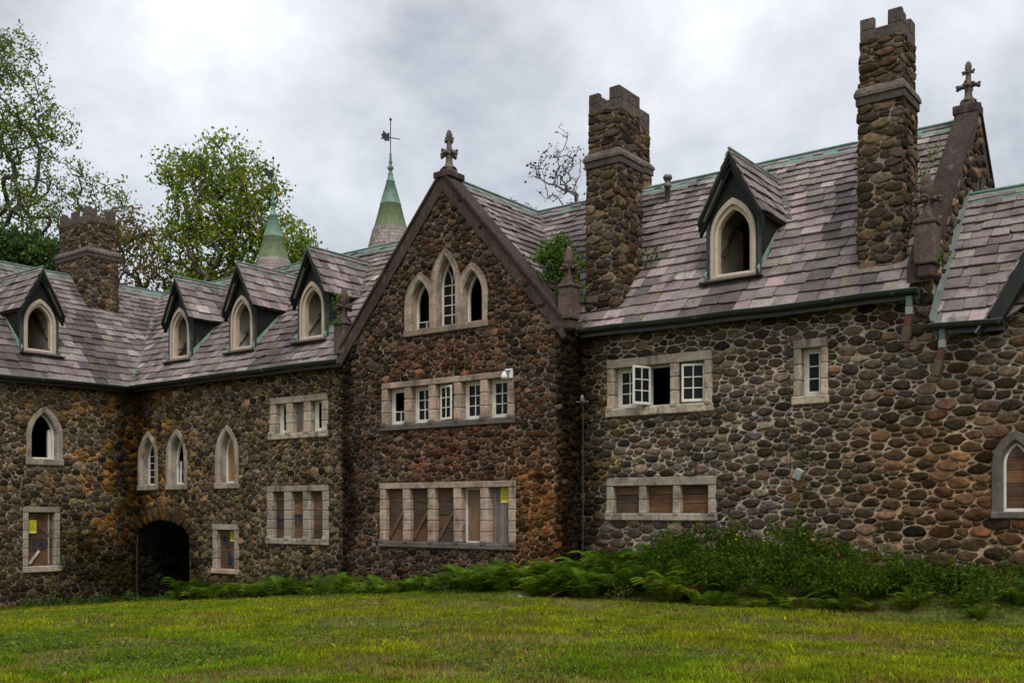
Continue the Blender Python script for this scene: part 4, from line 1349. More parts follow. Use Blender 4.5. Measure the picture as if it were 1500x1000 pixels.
S6 = ('sash', 2, 3)
win_rect(FG, -19.0, -14.63, 2.085, 3.345, 5, [('sash', 2, 3, 1), S6, ('open', 2, 3, .28, 'l'), S6, S6], tone='pink', sill='soot', seed=1, jw=.21, mw=.235,
         label='five light window with white sashes in the bay')
lowG = win_rect(FG, -19.07, -14.585, -.945, .725, 5, [('planks', 4, 1), ('planks', 4, 1), ('planks', 4, 1), ('ply',), ('vplanks', 5)], tone='pink', sill='soot', seed=2, jw=.22, mw=.25,
         label='five light window boarded with planks and braces')
win_rect(FA, -12.48, -9.828, 2.14, 3.463, 3, [S6, ('openout', 2, 3, 2.0, 'l'), ('open', 2, 3, .34, 'r')], lh=.20, sh=.20, jw=.19, mw=.22, seed=3,
         label='three light window with two casements swung open')
win_rect(FA, -12.497, -9.738, -.22, .757, 3, [('planks', 3, 0), ('planks', 3, 0), ('planks', 3, 0)], lh=.19, sh=.17, jw=.19, mw=.19, tone='grey', sill='grey', seed=4,
         label='low three light window closed with planks')
win_rect(FA, -8.023, -7.30, 2.15, 3.48, 1, [('sash', 1, 3)], lh=.18, sh=.18, jw=.16, mw=.1, seed=5, stops=False, label='small single light window with white frame')
win_rect(FA, -24.35, -21.80, 2.115, 3.37, 3, [('half',), ('vplanks', 4), ('half',)], lh=.19, sh=.18, jw=.27, mw=.29, seed=6, label='three light window with its middle light boarded')
lowB = win_rect(FA, -24.47, -21.77, -.99, .742, 3, [('planks', 5, 0), ('planks', 4, 0), ('planks', 5, 0)], lh=.17, sh=.18, jw=.27, mw=.32, tone='grey', sill='grey', seed=7, label='three light window closed with graffitied planks')
smallB = win_rect(FA, -27.1, -25.80, -1.97, -.42, 1, [('planks', 5, 0)], lh=.17, sh=.16, jw=.22, mw=.2, tone='grey', sill='pink', seed=8, stops=False, label='small boarded window right of the arch')
lowC = win_rect(FC, 16.285, 17.495, -1.935, .126, 1, [('planks', 3, -1)], lh=.17, sh=.20, jw=.18, mw=.2, tone='grey', sill='pale', seed=9, stops=False, label='tall boarded window of the left wing')
mb = MB()
fb = Fr(FC.p(16.53, -1.66, -.05), FC.U * .62 + FC.V * .78, FC.N, -FC.U * .78 + FC.V * .62)
box(mb, fb, 0, .52, -.04, .04, -.012, .012, (.40, .36, .30), ch=.006)
mb.build('loose_slat', M['wood'], lowC)
mb = MB(); box(mb, FC, 17.16, 17.20, -1.70, -.1, -.13, -.08, (.30, .27, .23), ch=.006)
mb.build('stile', M['paint'], lowC)


def lancet(fr, c, ao, ai, vs, va, vb, sill=.18, depth=.26, tone='pale', fill=None, parent=None, label=None, proud=.06, seed=0, off=0.0, dark_edge=True, vin=None):
    rnd = np.random.RandomState(seed)
    fo = gothic(c, ao, vs, va, vb + sill); k = ao - ai
    vai = va - k * 1.15
    fi = gothic(c, ai, vs, vai, vb + sill); fm = gothic(c, ai + .045, vs, vai + .05, vb + sill)
    f2 = gothic(c, ai, vs, vai, vb + sill)
    mb = MB(); n = len(fo); col = np.array(LIME[tone])
    R = [(fo, -.03), (fo, proud - .015 + off), (gothic(c, ao - .015, vs, va - .02, vb + sill), proud + off), (fm, proud + off), (fi, proud - .05 + off), (f2, -depth)]
    P = []; C = []
    blk = np.repeat(rnd.uniform(.86, 1.12, n // 2 + 1), 2)[:n]
    for r, (ol, w) in enumerate(R):
        P.append(fr.p([a for a, b in ol], [b for a, b in ol], [w] * n))
        kk = (.9, .75, .95, 1.0, 1.08, 1.1)[r]
        cc = col * kk * blk[:, None]
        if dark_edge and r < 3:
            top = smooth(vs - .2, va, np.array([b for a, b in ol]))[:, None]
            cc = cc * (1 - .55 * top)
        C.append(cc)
    P = np.concatenate(P); C = np.concatenate(C)
    F = [(r * n + j, r * n + j + 1, (r + 1) * n + j + 1, (r + 1) * n + j) for r in range(len(R) - 1) for j in range(n - 1)]
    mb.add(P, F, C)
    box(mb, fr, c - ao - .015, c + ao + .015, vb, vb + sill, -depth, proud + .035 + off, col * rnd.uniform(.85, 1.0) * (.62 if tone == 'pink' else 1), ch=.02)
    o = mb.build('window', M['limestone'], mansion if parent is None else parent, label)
    w = -depth + .05
    aa, vv = ai - .045, vai - .055
    fin = gothic(c, aa, vs, vv, vb + sill + .06); fot = gothic(c, ai, vs, vai, vb + sill)
    if fill != 'open':
        mb = MB(); n = len(fin); P = []; ww = np.array(WHT)
        for ol, q in ((fot, w - .03), (fot, w + .035), (fin, w + .03), (fin, w - .03)):
            P.append(fr.p([a for a, b in ol], [b for a, b in ol], [q] * n))
        F = [(r * n + j, r * n + (j + 1) % n, (r + 1) * n + (j + 1) % n, (r + 1) * n + j) for r in range(3) for j in range(n)]
        mb.add(np.concatenate(P), F, ww)
        if fill in ('glazed', 'lower', 'broken'):
            rows = [vb + sill + .06 + (vs + .1 - vb - sill - .06) * i / 4 for i in range(1, 5)]
            if fill == 'lower': rows = rows[:1]
            if fill == 'broken': rows = []
            for y in rows: box(mb, fr, c - aa, c + aa, y - .011, y + .011, w - .01, w + .01, ww)
            top = rows[-1] if rows else vb + sill + .06
            if rows: box(mb, fr, c - .012, c + .012, vb + sill + .06, top, w - .012, w + .012, ww)
            if fill == 'glazed':
                for s in (-1, 1):
                    pts = [fr.p(c + s * t * .62 * aa, top + (vv - top) * .78 * math.sqrt(t), w) for t in (0, .12, .35, .7, 1)]
                    tube(mb, pts, .011, ww, k=5)
        s_ = mb.build('sash', M['paint'], o)
        if fill == 'glazed':
            mb = MB(); sheet(mb, fr, fin, [], w - .004, (.02, .02, .02)); mb.build('pane', M['glass'], s_)
        if fill == 'lower':
            mb = MB(); sheet(mb, fr, rect(c - aa, c + aa, vb + sill + .06, rows[0]), [], w - .004, (.02, .02, .02)); mb.build('pane', M['glass'], s_)
        if fill == 'ply':
            mb = MB(); sheet(mb, fr, fin, [], w - .012, (.24, .135, .06)); mb.build('board', M['wood'], o, 'tan plywood sheet')
        if fill == 'broken':
            mb = MB(); sheet(mb, fr, gothic(c + .02, aa * .98, vs, vv, vb + sill + .06), [], w - .35, (.20, .19, .17)); mb.build('curtain', M['plaster'], o)
            mb = MB(); tube(mb, [fr.p(c - aa * 1.05, vs - .25, w + .03), fr.p(c - aa * .1, vs + .22, w + .16)], .014, ww, k=6)
            tube(mb, [fr.p(c - aa * .6, vb + sill + .06, w + .0), fr.p(c - aa * .62, vs - .1, w - .02)], .03, ww, k=6)
            mb.build('broken_bar', M['paint'], s_)
        if fill == 'planks':
            mb = MB(); yb = vb + sill + .05; cuts = np.linspace(yb, vv + .02, 6)
            for i in range(5):
                g = [p for p in fin]
                q = clip(clip(g[::-1], (c - 9, cuts[i] + .004), (c + 9, cuts[i] + .004)), (c + 9, cuts[i + 1] - .004), (c - 9, cuts[i + 1] - .004))
                if len(q) > 2: prism(mb, fr, q, w + .0, w + .03, np.array(WOODC[i % 3]) * rnd.uniform(.9, 1.4))
            mb.build('board', M['hboard'], o)
        if fill == 'half':   # pale inner stile on the right, rest empty
            mb = MB(); box(mb, fr, c + aa - .10, c + aa, vb + sill + .06, vs + .25, w - .14, w - .04, ww, ch=.006)
            mb.build('stile', M['paint'], o)
    return o


for i, (c, s, a) in enumerate(LANC_G):
    lancet(FG, c, .515, .315, s, a, 4.47, sill=.17, tone='pink', fill=('lower', 'glazed', 'half')[i], seed=20 + i, off=.006 if i == 1 else 0, depth=.30,
           label=('left pointed light of the gable trio', 'tall glazed middle light of the gable trio', 'empty right pointed light of the gable trio')[i])
for i, c in enumerate((-30.61, -29.0, -26.39)):
    lancet(FA, c, .57, .37, 1.75, 2.70, .69, tone='grey', fill=('glazed', 'broken', 'ply')[i], seed=30 + i, depth=.32, dark_edge=False,
           label=('glazed pointed window over the arch', 'pointed window with a broken sash over the arch', 'pointed window closed with plywood')[i])
lancet(FC, 16.99, .605, .41, 2.35, 3.32, 1.445, sill=.20, tone='grey', fill='half', seed=40, depth=.26, label='empty pointed window of the left wing', dark_edge=False)
lancet(FA, -3.87, .40, .215, .85, 1.455, -.143, sill=.13, tone='soot', fill='planks', seed=41, depth=.14, label='boarded pointed window at the right end', dark_edge=False)
lancet(FE, 23.80, .36, .24, 6.85, 7.42, 5.9, sill=.12, tone='soot', fill='planks', seed=42, depth=.2, label='small pointed window in the parapet gable', dark_edge=False)


def scribble(fr, w, strokes, parent, r=.014, name='graffiti', col=(.010, .026, .065)):
    """spray paint: flat ribbons on the boards"""
    mb = MB()
    for st in strokes:
        p = np.array(st, float)
        t = np.linspace(0, len(p) - 1, (len(p) - 1) * 5 + 1); a = np.interp(t, range(len(p)), p[:, 0]); b = np.interp(t, range(len(p)), p[:, 1])
        d = np.stack([np.gradient(a), np.gradient(b)], 1); d /= np.maximum(np.linalg.norm(d, axis=1, keepdims=True), 1e-6)
        nx, ny = -d[:, 1] * r, d[:, 0] * r
        P = np.concatenate([fr.p(a + nx, b + ny, w + 0 * a), fr.p(a - nx, b - ny, w + 0 * a)]); n = len(a)
        mb.add(P, [(i, i + 1, n + i + 1, n + i) for i in range(n - 1)], col)
    mb.build(name, M['ink'], parent)


def ring8(cx, cy, sx, sy):
    return [(cx + sx * math.sin(2 * t) * .8, cy + sy * math.cos(t)) for t in np.linspace(0, 2 * math.pi, 17)]


scribble(FC, -.088, [ring8(16.72, -1.05, .09, .15), ring8(16.93, -1.03, .09, .15), [(16.62, -1.26), (17.05, -1.22), (17.15, -.95)], [(16.75, -.62), (16.70, -.42), (16.84, -.40), (16.88, -.66)], [(16.95, -.65), (17.0, -.40)]], lowC)
for st_ in [[(-26.72, -.95), (-26.66, -.80), (-26.60, -1.0), (-26.55, -.82)], [(-26.50, -1.25), (-26.40, -1.45), (-26.5, -1.62), (-26.3, -1.7)], [(-26.42, -1.35), (-26.3, -1.5), (-26.4, -1.68)],
                      [(-26.2, -1.25), (-26.05, -1.32), (-26.15, -1.42)], [(-26.6, -1.1), (-26.45, -1.12)]]: scribble(FA, -.088, [st_], smallB, .035)

scribble(FA, -.085, [[(-24.15, -.28), (-24.1, -.16), (-24.02, -.28), (-24.12, -.32)], [(-23.98, -.3), (-23.95, -.18), (-23.9, -.3)], [(-24.08, -.48), (-24.0, -.42), (-23.97, -.55), (-24.08, -.55)]], lowB, .018)
scribble(FA, -.085, [[(-23.40, -.15), (-23.22, -.13)], [(-23.32, -.14), (-23.33, -.36)], [(-23.2, -.14), (-23.02, -.12)], [(-23.12, -.12), (-23.12, -.36)], [(-23.45, -.32), (-23.36, -.32)]], lowB, .02)


def text_mesh(body, size):
    cu = bpy.data.curves.new('t', 'FONT'); cu.body = body; cu.size = size; cu.align_x = 'CENTER'; cu.resolution_u = 2
    o = bpy.data.objects.new('t', cu); COL.objects.link(o)
    bpy.context.view_layer.update()
    me = o.evaluated_get(bpy.context.evaluated_depsgraph_get()).to_mesh()
    v = np.array([x.co[:] for x in me.vertices]); f = [list(p.vertices) for p in me.polygons]
    o.to_mesh_clear(); bpy.data.objects.remove(o); bpy.data.curves.remove(cu)
    return v, f


def posted(fr, u, v, w, s, label, faded=1.0):
    """yellow POSTED card: black heading, lines of print, a ruled line"""
    base = fr.p(u, v, w)
    t = thing('posted_sign', label, 'sign', tuple(base), 'yellow posted signs nailed on boarded windows')
    f = fr.sub(u, v, w); y = (.62 * faded, .55 * faded, .02)
    mb = MB(); box(mb, f, -.20 * s, .20 * s, -.25 * s, .25 * s, 0, .004, y, jit=.0015)
    box(mb, f, -.19 * s, .19 * s, -.245 * s, -.215 * s, .0042, .0056, (.55, .52, .40))
    mb.build('card', M['sign'], t)
    mb = MB(); V, F = text_mesh('POSTED', .135 * s)
    V[:, 0] *= .74
    mb.add(f.p(V[:, 0], V[:, 1] + .125 * s, .006 + 0 * V[:, 0]), F, (.012, .012, .012))
    rnd = np.random.RandomState(3)
    for i in range(5):
        yy = .085 - i * .045; x = -.165
        while x < .15:
            q = min(rnd.uniform(.03, .07), .165 - x)
            box(mb, f, x * s, (x + q) * s, (yy - .010) * s, (yy + .010) * s, .0044, .0058, (.012, .012, .012)); x += q + .014
    box(mb, f, -.17 * s, .17 * s, -.145 * s, -.132 * s, .0044, .0058, (.012, .012, .012))
    mb.build('lettering', M['ink'], t)


posted(FG, -14.99, .38, -.105, .74, 'yellow posted notice on the vertical boards of the bay\'s bottom right light')
posted(FC, 16.60, -.50, -.07, .82, 'brightest yellow posted notice on the tall boarded window of the left wing')
posted(FA, -26.22, -.77, -.085, .72, 'faded yellow posted notice on the small boarded window beside the arch', .75)

# white floodlight over the five light window
fl = thing('floodlight', 'white weathered floodlight fixed on the lintel end of the five light sash window', 'lamp', tuple(FG.p(-14.72, 3.28, .06)))
f = FG.sub(-14.72, 3.28, .065)
mb = MB(); box(mb, f, -.03, .08, -.13, .10, 0, .04, (.62, .63, .64), ch=.012); box(mb, f, -.10, .05, .04, .09, .03, .11, (.60, .61, .62), ch=.02)
mb.build('bracket', M['paint'], fl)
mb = MB(); c = f.p(-.09, -.08, .12)
lathe(mb, c, [(0, -.07), (.06, -.07), (.08, -.05), (.085, 0), (.07, .035), (.045, .085), (.035, .11), (0, .12)], (.60, .61, .62), k=14)
mb.build('lamp_head', M['paint'], fl)
# grey box lamp low on the front
lp = thing('box_lamp', 'small tilted grey box lamp on the cobbled wall above the bushes', 'lamp', tuple(FA.p(-7.86, .74, .06)))
f = Fr(FA.p(-7.86, .74, .17), (.88, 0, -.47), (0, -1, 0), (.47, 0, .88))
mb = MB(); box(mb, f, -.075, .075, -.11, .11, -.05, .06, (.35, .36, .36), ch=.012); box(mb, f, -.055, .055, -.09, .09, .061, .067, (.22, .23, .24))
mb.build('housing', M['metal'], lp)
mb = MB(); tube(mb, [FA.p(-7.86, .70, 0), FA.p(-7.86, .70, .12)], .02, (.08, .08, .08), k=6); mb.build('arm', M['metal'], lp)
# hanging cable pair and the standing pipe
mb = MB()
for u, b in ((-8.15, .66), (-8.07, .80)):
    tube(mb, [FA.p(u + .015 * math.sin(v_ * 3 + u), v_, .085) for v_ in np.linspace(3.98, b, 14)], .007, (.03, .03, .03), k=5)
tag(mb.build('cable', M['metal']), 'thin black cable pair hanging down the cobbled wall beside the small single light window', 'cable')
pp = thing('standpipe', 'thin grey pipe with a valve head standing in the dark corner beside the gable bay', 'pipe', (-13.02, 19.98, -1.3))
mb = MB(); tube(mb, [(-13.02, 19.98, -1.4), (-13.02, 19.98, 2.5)], .013, (.05, .048, .045), k=8); mb.build('pipe', M['metal'], pp)
mb = MB(); blob(mb, (-13.02, 19.95, 2.60), (.05, .05, .09), (.16, .16, .165), k=10, m=7, rough=.1)
tube(mb, [(-13.19, 19.95, 2.53), (-12.85, 19.95, 2.53)], .018, (.15, .14, .13), k=8); mb.build('valve', M['metal'], pp)

# ------------------------------------------------------------------ copper spires behind the roof


def spire(x, y, zb, label, tint):
    t = thing('spire_turret', label, 'turret', (x, y, -3.0), 'copper spired turrets behind the main roof')
    mb = MB(); lathe(mb, (x, y, 0), [(.84, -3.0), (.84, zb - .9)], MORT['B'], k=24); mb.build('drum', M['masonry'], t)
    mb = MB()
    rows = 8
    for i in range(rows):
        z0, z1 = zb - .95 + i * .13, zb - .95 + (i + 1) * .13; r0 = .93 - i * .033; r1 = r0 - .033
        k = 26
        for j in range(k):
            a0, a1 = 2 * math.pi * (j + .5 * (i % 2)) / k, 2 * math.pi * (j + .5 * (i % 2) + .96) / k
            c = SLATE[rs.randint(len(SLATE))] * rs.uniform(.85, 1.2) * 1.12
            P = [(x + r * math.cos(a), y + r * math.sin(a), z) for (r, a, z) in ((r0 + .02, a0, z0), (r0 + .02, a1, z0), (r1 + .005, a1, z1 + .02), (r1 + .005, a0, z1 + .02), (r0 - .01, a0, z0), (r0 - .01, a1, z0))]
            mb.add(P, [(0, 1, 2, 3), (0, 4, 5, 1)], c)
    mb.build('slate_skirt', M['slate'], t)
    mb = MB()
    c1, c2 = np.array((.150, .195, .100)) * tint, np.array((.110, .200, .145)) * tint
    pr = [(.66, 0), (.665, .03), (.40, 1.02), (.415, 1.03), (.40, 1.07), (.155, 1.92), (.17, 1.93), (.15, 1.96), (.085, 2.2)]
    cols = np.array([c1, c1, c1, c1 * .7, c2, c2, c2 * .7, c2, c2])
    lathe(mb, (x, y, zb), pr, cols, k=28); mb.build('spire', M['verdigris'], t)
    mb = MB()
    lathe(mb, (x, y, zb + 2.18), [(.10, 0), (.10, .04), (.06, .12), (.07, .18), (.12, .24), (.12, .30), (.06, .36), (.05, .42), (.075, .48), (.05, .55), (.035, .75), (.05, .78), (.03, .82), (.018, .9)], np.array((.08, .15, .11)), k=12)
    mb.build('finial', M['verdigris'], t)
    mb = MB(); tube(mb, [(x, y, zb + 3.0), (x, y, zb + 4.28)], .018, (.03, .035, .035), k=6); blob(mb, (x, y, zb + 4.30), (.05, .05, .06), (.03, .035, .035), k=8, m=6)
    z = zb + 3.62; f = Fr((x, y, z), (CSV, SNV, 0), (-SNV, CSV, 0))
    prism(mb, f, [(-.05, -.16), (-.05, .20), (-.16, .14), (-.20, .20), (-.30, .30), (-.32, .18), (-.40, .16), (-.34, .06), (-.40, -.02), (-.28, -.03), (-.22, -.14), (-.14, -.10)], -.012, .012, (.03, .035, .035))
    tube(mb, [f.p(-.05, .0, 0), f.p(.40, -.12, 0)], .018, (.03, .035, .035), k=6)
    mb.build('weathervane', M['metal'], t)


CSV, SNV = math.cos(.35), math.sin(.35)
spire(-27.2, 28.35, 10.60, 'copper spire with a flag weathervane just left of the bay gable', 1.0)
spire(-33.1, 27.6, 10.15, 'bluish copper spire in front of the maple with its vane among the leaves', 1.1)

# ------------------------------------------------------------------ trees


def leaves(mb, cen, n_per, spread, size, pal, rnd, mi=0, flat=.3, asp=.55):
    """leaf blades (folded diamonds) scattered round cluster centres"""
    m = len(cen)
    c = np.repeat(cen, n_per, 0) + rnd.normal(0, spread, (m * n_per, 3)) * np.array([1, 1, .75])
    n = len(c)
    d = rnd.normal(0, 1, (n, 3)); d[:, 2] -= .35; d /= np.linalg.norm(d, axis=1, keepdims=True)
    q = rnd.normal(0, 1, (n, 3)); q[:, 2] += flat * 2
    s = np.cross(d, q); s /= np.maximum(np.linalg.norm(s, axis=1, keepdims=True), 1e-6)
    nn = np.cross(s, d)
    L = size * rnd.uniform(.6, 1.35, (n, 1)); W = L * asp * .5
    a, b = c - d * L * .5, c + d * L * .5
    P = np.stack([a, c - d * L * .05 + s * W + nn * L * .08, b, c - d * L * .05 - s * W + nn * L * .08], 1).reshape(-1, 3)
    i = np.arange(n)[:, None] * 4
    F = np.concatenate([i + np.array([[0, 1, 2]]), i + np.array([[0, 2, 3]])], 0)
    pal = np.array(pal)
    tone = np.repeat(rnd.randint(0, len(pal), m), n_per)
    mix = rnd.rand(n) < .35
    tone = np.where(mix, rnd.randint(0, len(pal), n), tone)
    C = pal[tone] * np.repeat(rnd.uniform(.75, 1.2, m), n_per)[:, None] * rnd.uniform(.8, 1.2, (n, 1))
    mb.bulk(P, F, 3, np.repeat(C, 4, 0), mi, False)


def grow(base, lobes, dens, rnd, step=.55, lean=.0):
    """woody skeleton reaching points spread through the crown's lobes; returns nodes, parents, tips"""
    pts = []
    for x, y, z, r in lobes:
        k = max(4, int(dens * r ** 2.2))
        d = rnd.normal(0, 1, (k, 3)); d /= np.linalg.norm(d, axis=1, keepdims=True)
        pts.append(np.array([x, y, z]) + d * r * rnd.uniform(.25, 1.0, (k, 1)) ** .5 * np.array([1, 1, .85]))
    pts = np.concatenate(pts)
    b = np.array(base, float)
    low = pts[:, 2].min()
    cen = pts.mean(0)
    h = max(low - b[2], 1.5)
    nodes = [b]; par = [-1]
    m = max(3, int(h / .8))
    for i in range(1, m + 1):
        t = i / m
        p = b + np.array([(cen[0] - b[0]) * .35 * t * t, (cen[1] - b[1]) * .35 * t * t, h * t]) + rnd.normal(0, .05, 3)
        nodes.append(p); par.append(len(nodes) - 2)
    NP = np.zeros((len(pts) * 14 + 50, 3)); NP[:len(nodes)] = nodes; cnt = len(nodes)
    order = np.argsort(np.linalg.norm(pts - nodes[-1], axis=1)); tips = []
    for i in order:
        p = pts[i]
        A = NP[:cnt]; d = np.linalg.norm(A - p, axis=1)
        cost = d + np.where(A[:, 2] > p[2] - .1, 1.2 * d * .4, 0)
        j = int(np.argmin(cost)); q = NP[j].copy(); D = d[j]
        k = min(12, max(1, int(D / step)))
        last = j
        for s in range(1, k + 1):
            t = s / k
            w = q + (p - q) * t + np.array([0, 0, -.10 * D * math.sin(math.pi * t) * (1 if D > 1 else .3)]) + rnd.normal(0, .035 * D ** .5, 3) * (t < 1)
            NP[cnt] = w; par.append(last); last = cnt; cnt += 1
            if cnt >= len(NP) - 14: break
        tips.append(last)
        if cnt >= len(NP) - 14: break
    return NP[:cnt], par, tips


def tree(name, label, cat, base, lobes, dens, n_per, spread, size, pal, seed, group=None, tip=.012, trunk=.2, leafy=1.0, bark=(.10, .085, .07), extra=None):
    rnd = np.random.RandomState(seed)
    P, par, tips = grow(base, lobes, dens, rnd)
    n = len(P); w = np.zeros(n)
    for t in tips: w[t] += 1
    for i in range(n - 1, 0, -1): w[par[i]] += w[i]
    R = tip * np.maximum(w, 1) ** .45; R = np.minimum(R, trunk)
    t = thing(name, label, cat, tuple(base), group)
    mb = MB(); k = 5
    idx = np.array([i for i in range(n) if par[i] >= 0]); a = P[[par[i] for i in idx]]; b = P[idx]
    d = b - a; d /= np.maximum(np.linalg.norm(d, axis=1, keepdims=True), 1e-6)
    ref = np.where(np.abs(d[:, 2:3]) > .9, np.array([[1., 0, 0]]), np.array([[0, 0, 1.]]))
    s = np.cross(d, ref); s /= np.maximum(np.linalg.norm(s, axis=1, keepdims=True), 1e-6); u = np.cross(d, s)
    th = np.linspace(0, 2 * np.pi, k, endpoint=False)
    ring = np.cos(th)[None, :, None] * s[:, None] + np.sin(th)[None, :, None] * u[:, None]
    ra = np.minimum(R[[par[i] for i in idx]], R[idx] * 1.6)[:, None, None]
    V = np.concatenate([a[:, None] + ring * ra, b[:, None] + ring * R[idx][:, None, None]], 1)
    j = np.arange(k); q = np.stack([j, (j + 1) % k, k + (j + 1) % k, k + j], -1)
    F = (q[None] + (np.arange(len(idx)) * 2 * k)[:, None, None]).reshape(-1, 4)
    mb.bulk(V.reshape(-1, 3), F, 4, bark, 0, True)
    mb.build('trunk', M['bark'], t)
    if leafy > 0:
        mb = MB(); cen = P[tips]
        sel = rnd.rand(len(cen)) < leafy
        more = P[[i for i in range(n) if w[i] <= 2 and rnd.rand() < .5 * leafy]] if extra is None else P[[i for i in range(n) if w[i] <= 2 and rnd.rand() < extra]]
        cen = np.concatenate([cen[sel], more])
        leaves(mb, cen, n_per, spread, size, pal, rnd)
        mb.build('crown', M['leaf'], t)
    return t


OLV = [(0.1583, 0.2056, 0.0352), (0.1210, 0.1814, 0.0320), (0.1955, 0.2298, 0.0384), (0.0931, 0.1452, 0.0288)]
YEL = [(0.1341, 0.2294, 0.0294), (0.1805, 0.2632, 0.0294), (0.0944, 0.1835, 0.0266), (0.2517, 0.2861, 0.0294), (0.2989, 0.2632, 0.0266)]
GRNL = [(0.0585, 0.1104, 0.0286), (0.0416, 0.0828, 0.0242), (0.0832, 0.1380, 0.0319)]
RUST = [(.12, .13, .03), (0.145, 0.128, 0.034), (0.204, 0.145, 0.034), (0.102, 0.111, 0.031), (0.255, 0.145, 0.034)]
GT = 'trees beyond the roofs'


def gz(x, y): return float(ground_z(x, y))


tree('birch_tree', 'tall thin leaved birch reaching highest at the left edge of the sky', 'tree', (-48.3, 21.2, -3.0),
     [(-46.81, 22.3, 20.18, 2.0), (-45.58, 23.22, 20.33, 1.5), (-45.83, 23.04, 18.34, 2.2), (-47.05, 22.12, 16.81, 2.4), (-44.6, 23.96, 17.6, 1.5), (-43.4, 24.3, 16.8, .75), (-45.34, 23.41, 16.5, 1.5), (-46.56, 22.49, 14.35, 2), (-44.97, 23.69, 13.8, 1.2)],
     24, 12, .20, .16, OLV, 61, tip=.009, trunk=.24, bark=(.085, .075, .065), extra=.16)
tree('maple_tree', 'loose olive maple behind the battlemented chimney of the left wing', 'tree', (-46.89, 27.25, -3.0),
     [(-47.42, 26.85, 16.2, 1.5), (-48.48, 26.05, 15.4, 1.6), (-46.35, 27.65, 15.27, 1.4), (-44.7, 27.69, 15.2, .8), (-48.48, 26.05, 13.93, 1.6), (-50.08, 24.84, 14.0, 1.8), (-45.82, 28.06, 13.93, 1.2), (-47.15, 27.05, 13.5, 1.8), (-50.5, 24.5, 12, 1.6), (-48.2, 26.2, 11.8, 1.6)],
     20, 8, .21, .17, OLV, 62, tip=.012, trunk=.26, extra=.3)
tree('evergreen_tree', 'dark green bushy tree low behind the left wing\'s dormer', 'tree', (-44.0, 22.0, -3.0),
     [(-43.48, 22.3, 11.3, 1.0), (-42.66, 22.92, 11.0, .9), (-44.3, 21.68, 11.2, 1.2), (-41.84, 23.54, 10.7, .8), (-43.2, 22.5, 10, 1.2), (-45.4, 21.0, 11.6, 1.2)],
     60, 18, .22, .20, GRNL, 63, trunk=.2, extra=.5)
tree('cherry_tree', 'rusty olive tree between the battlemented chimney and the tall maple', 'tree', (-41.7, 27.41, -3.0),
     [(-42.32, 26.94, 13.0, 1.2), (-41.95, 27.22, 11.84, 1.4), (-41.32, 27.69, 10.9, 1.2), (-42.57, 26.75, 10.9, 1.0), (-40.45, 28.36, 10.3, 1), (-43.0, 26.5, 12.2, 1.0), (-39.6, 28.6, 10.0, .9)],
     34, 12, .22, .17, RUST, 64, trunk=.2, extra=.5)
tree('maple_tree', 'tall round yellowing maple standing alone against the sky left of the spires', 'tree', (-38.0, 28.95, -3.0),
     [(-39.83, 27.57, 15.4, .95), (-38.0, 28.95, 15.73, 1.5), (-38.97, 28.21, 14.81, 1.5), (-37.02, 29.69, 14.81, 1.2), (-36.4, 30.15, 14.2, .8), (-38.24, 28.77, 13.5, 2.0), (-39.46, 27.84, 12.82, 1.2), (-37.02, 29.69, 13.0, 1.6), (-38.48, 28.58, 11.7, 1.7), (-39.95, 27.47, 11.9, .9), (-36.89, 29.78, 11.4, 1.3), (-39.1, 28.12, 10.5, 1.3), (-37.4, 29.4, 10, 1.4), (-35.9, 30.6, 12.6, .9)],
     34, 14, .23, .185, YEL, 65, tip=.013, trunk=.24, extra=.3)
tree('maple_tree', 'low yellow green maple peeping up right of the bluish spire', 'tree', (-34.73, 30.17, -3.0),
     [(-34.77, 30.13, 11.8, .9), (-35.06, 29.91, 11.1, .9), (-34.1, 30.65, 11.2, .65), (-34.89, 30.04, 10.3, 1), (-34.0, 30.7, 10.3, .8), (-33.3, 31.2, 10.6, .6)],
     60, 14, .20, .17, YEL, 66, trunk=.15, extra=.4)
tree('young_birch', 'nearly bare young birch with a few dark leaves beside the central chimney', 'tree', (-17.9, 27.9, -2.0),
     [(-18.57, 27.33, 11.6, .55), (-19.0, 27.0, 11.07, .65), (-18.48, 27.4, 10.63, .6), (-18.13, 27.66, 11.4, .4), (-19.4, 26.8, 10.91, .35), (-18.39, 27.46, 10.08, .5), (-18.92, 27.07, 10.3, .35), (-18.6, 27.3, 12.2, .3)],
     95, 2, .07, .11, [(.045, .040, .02), (.07, .055, .02), (.03, .035, .018)], 67, tip=.006, trunk=.07, bark=(.14, .12, .11), extra=.35)
tree('young_birch', 'small bare twiggy top peeping over the bay\'s saddle roof', 'tree', (-21.69, 28.73, -2.0),
     [(-21.88, 28.59, 10.95, .3), (-21.4, 28.95, 10.8, .3), (-22.17, 28.37, 11.1, .2), (-21.0, 29.2, 10.6, .25)],
     50, 2, .05, .07, [(.06, .05, .035)], 68, tip=.005, trunk=.05, bark=(.14, .12, .11), extra=.1)

# ------------------------------------------------------------------ ferns
FERN_P = [(0.0718, 0.1378, 0.0083), (0.0985, 0.1700, 0.0105), (0.0534, 0.1100, 0.0074), (0.1345, 0.1784, 0.0113)]


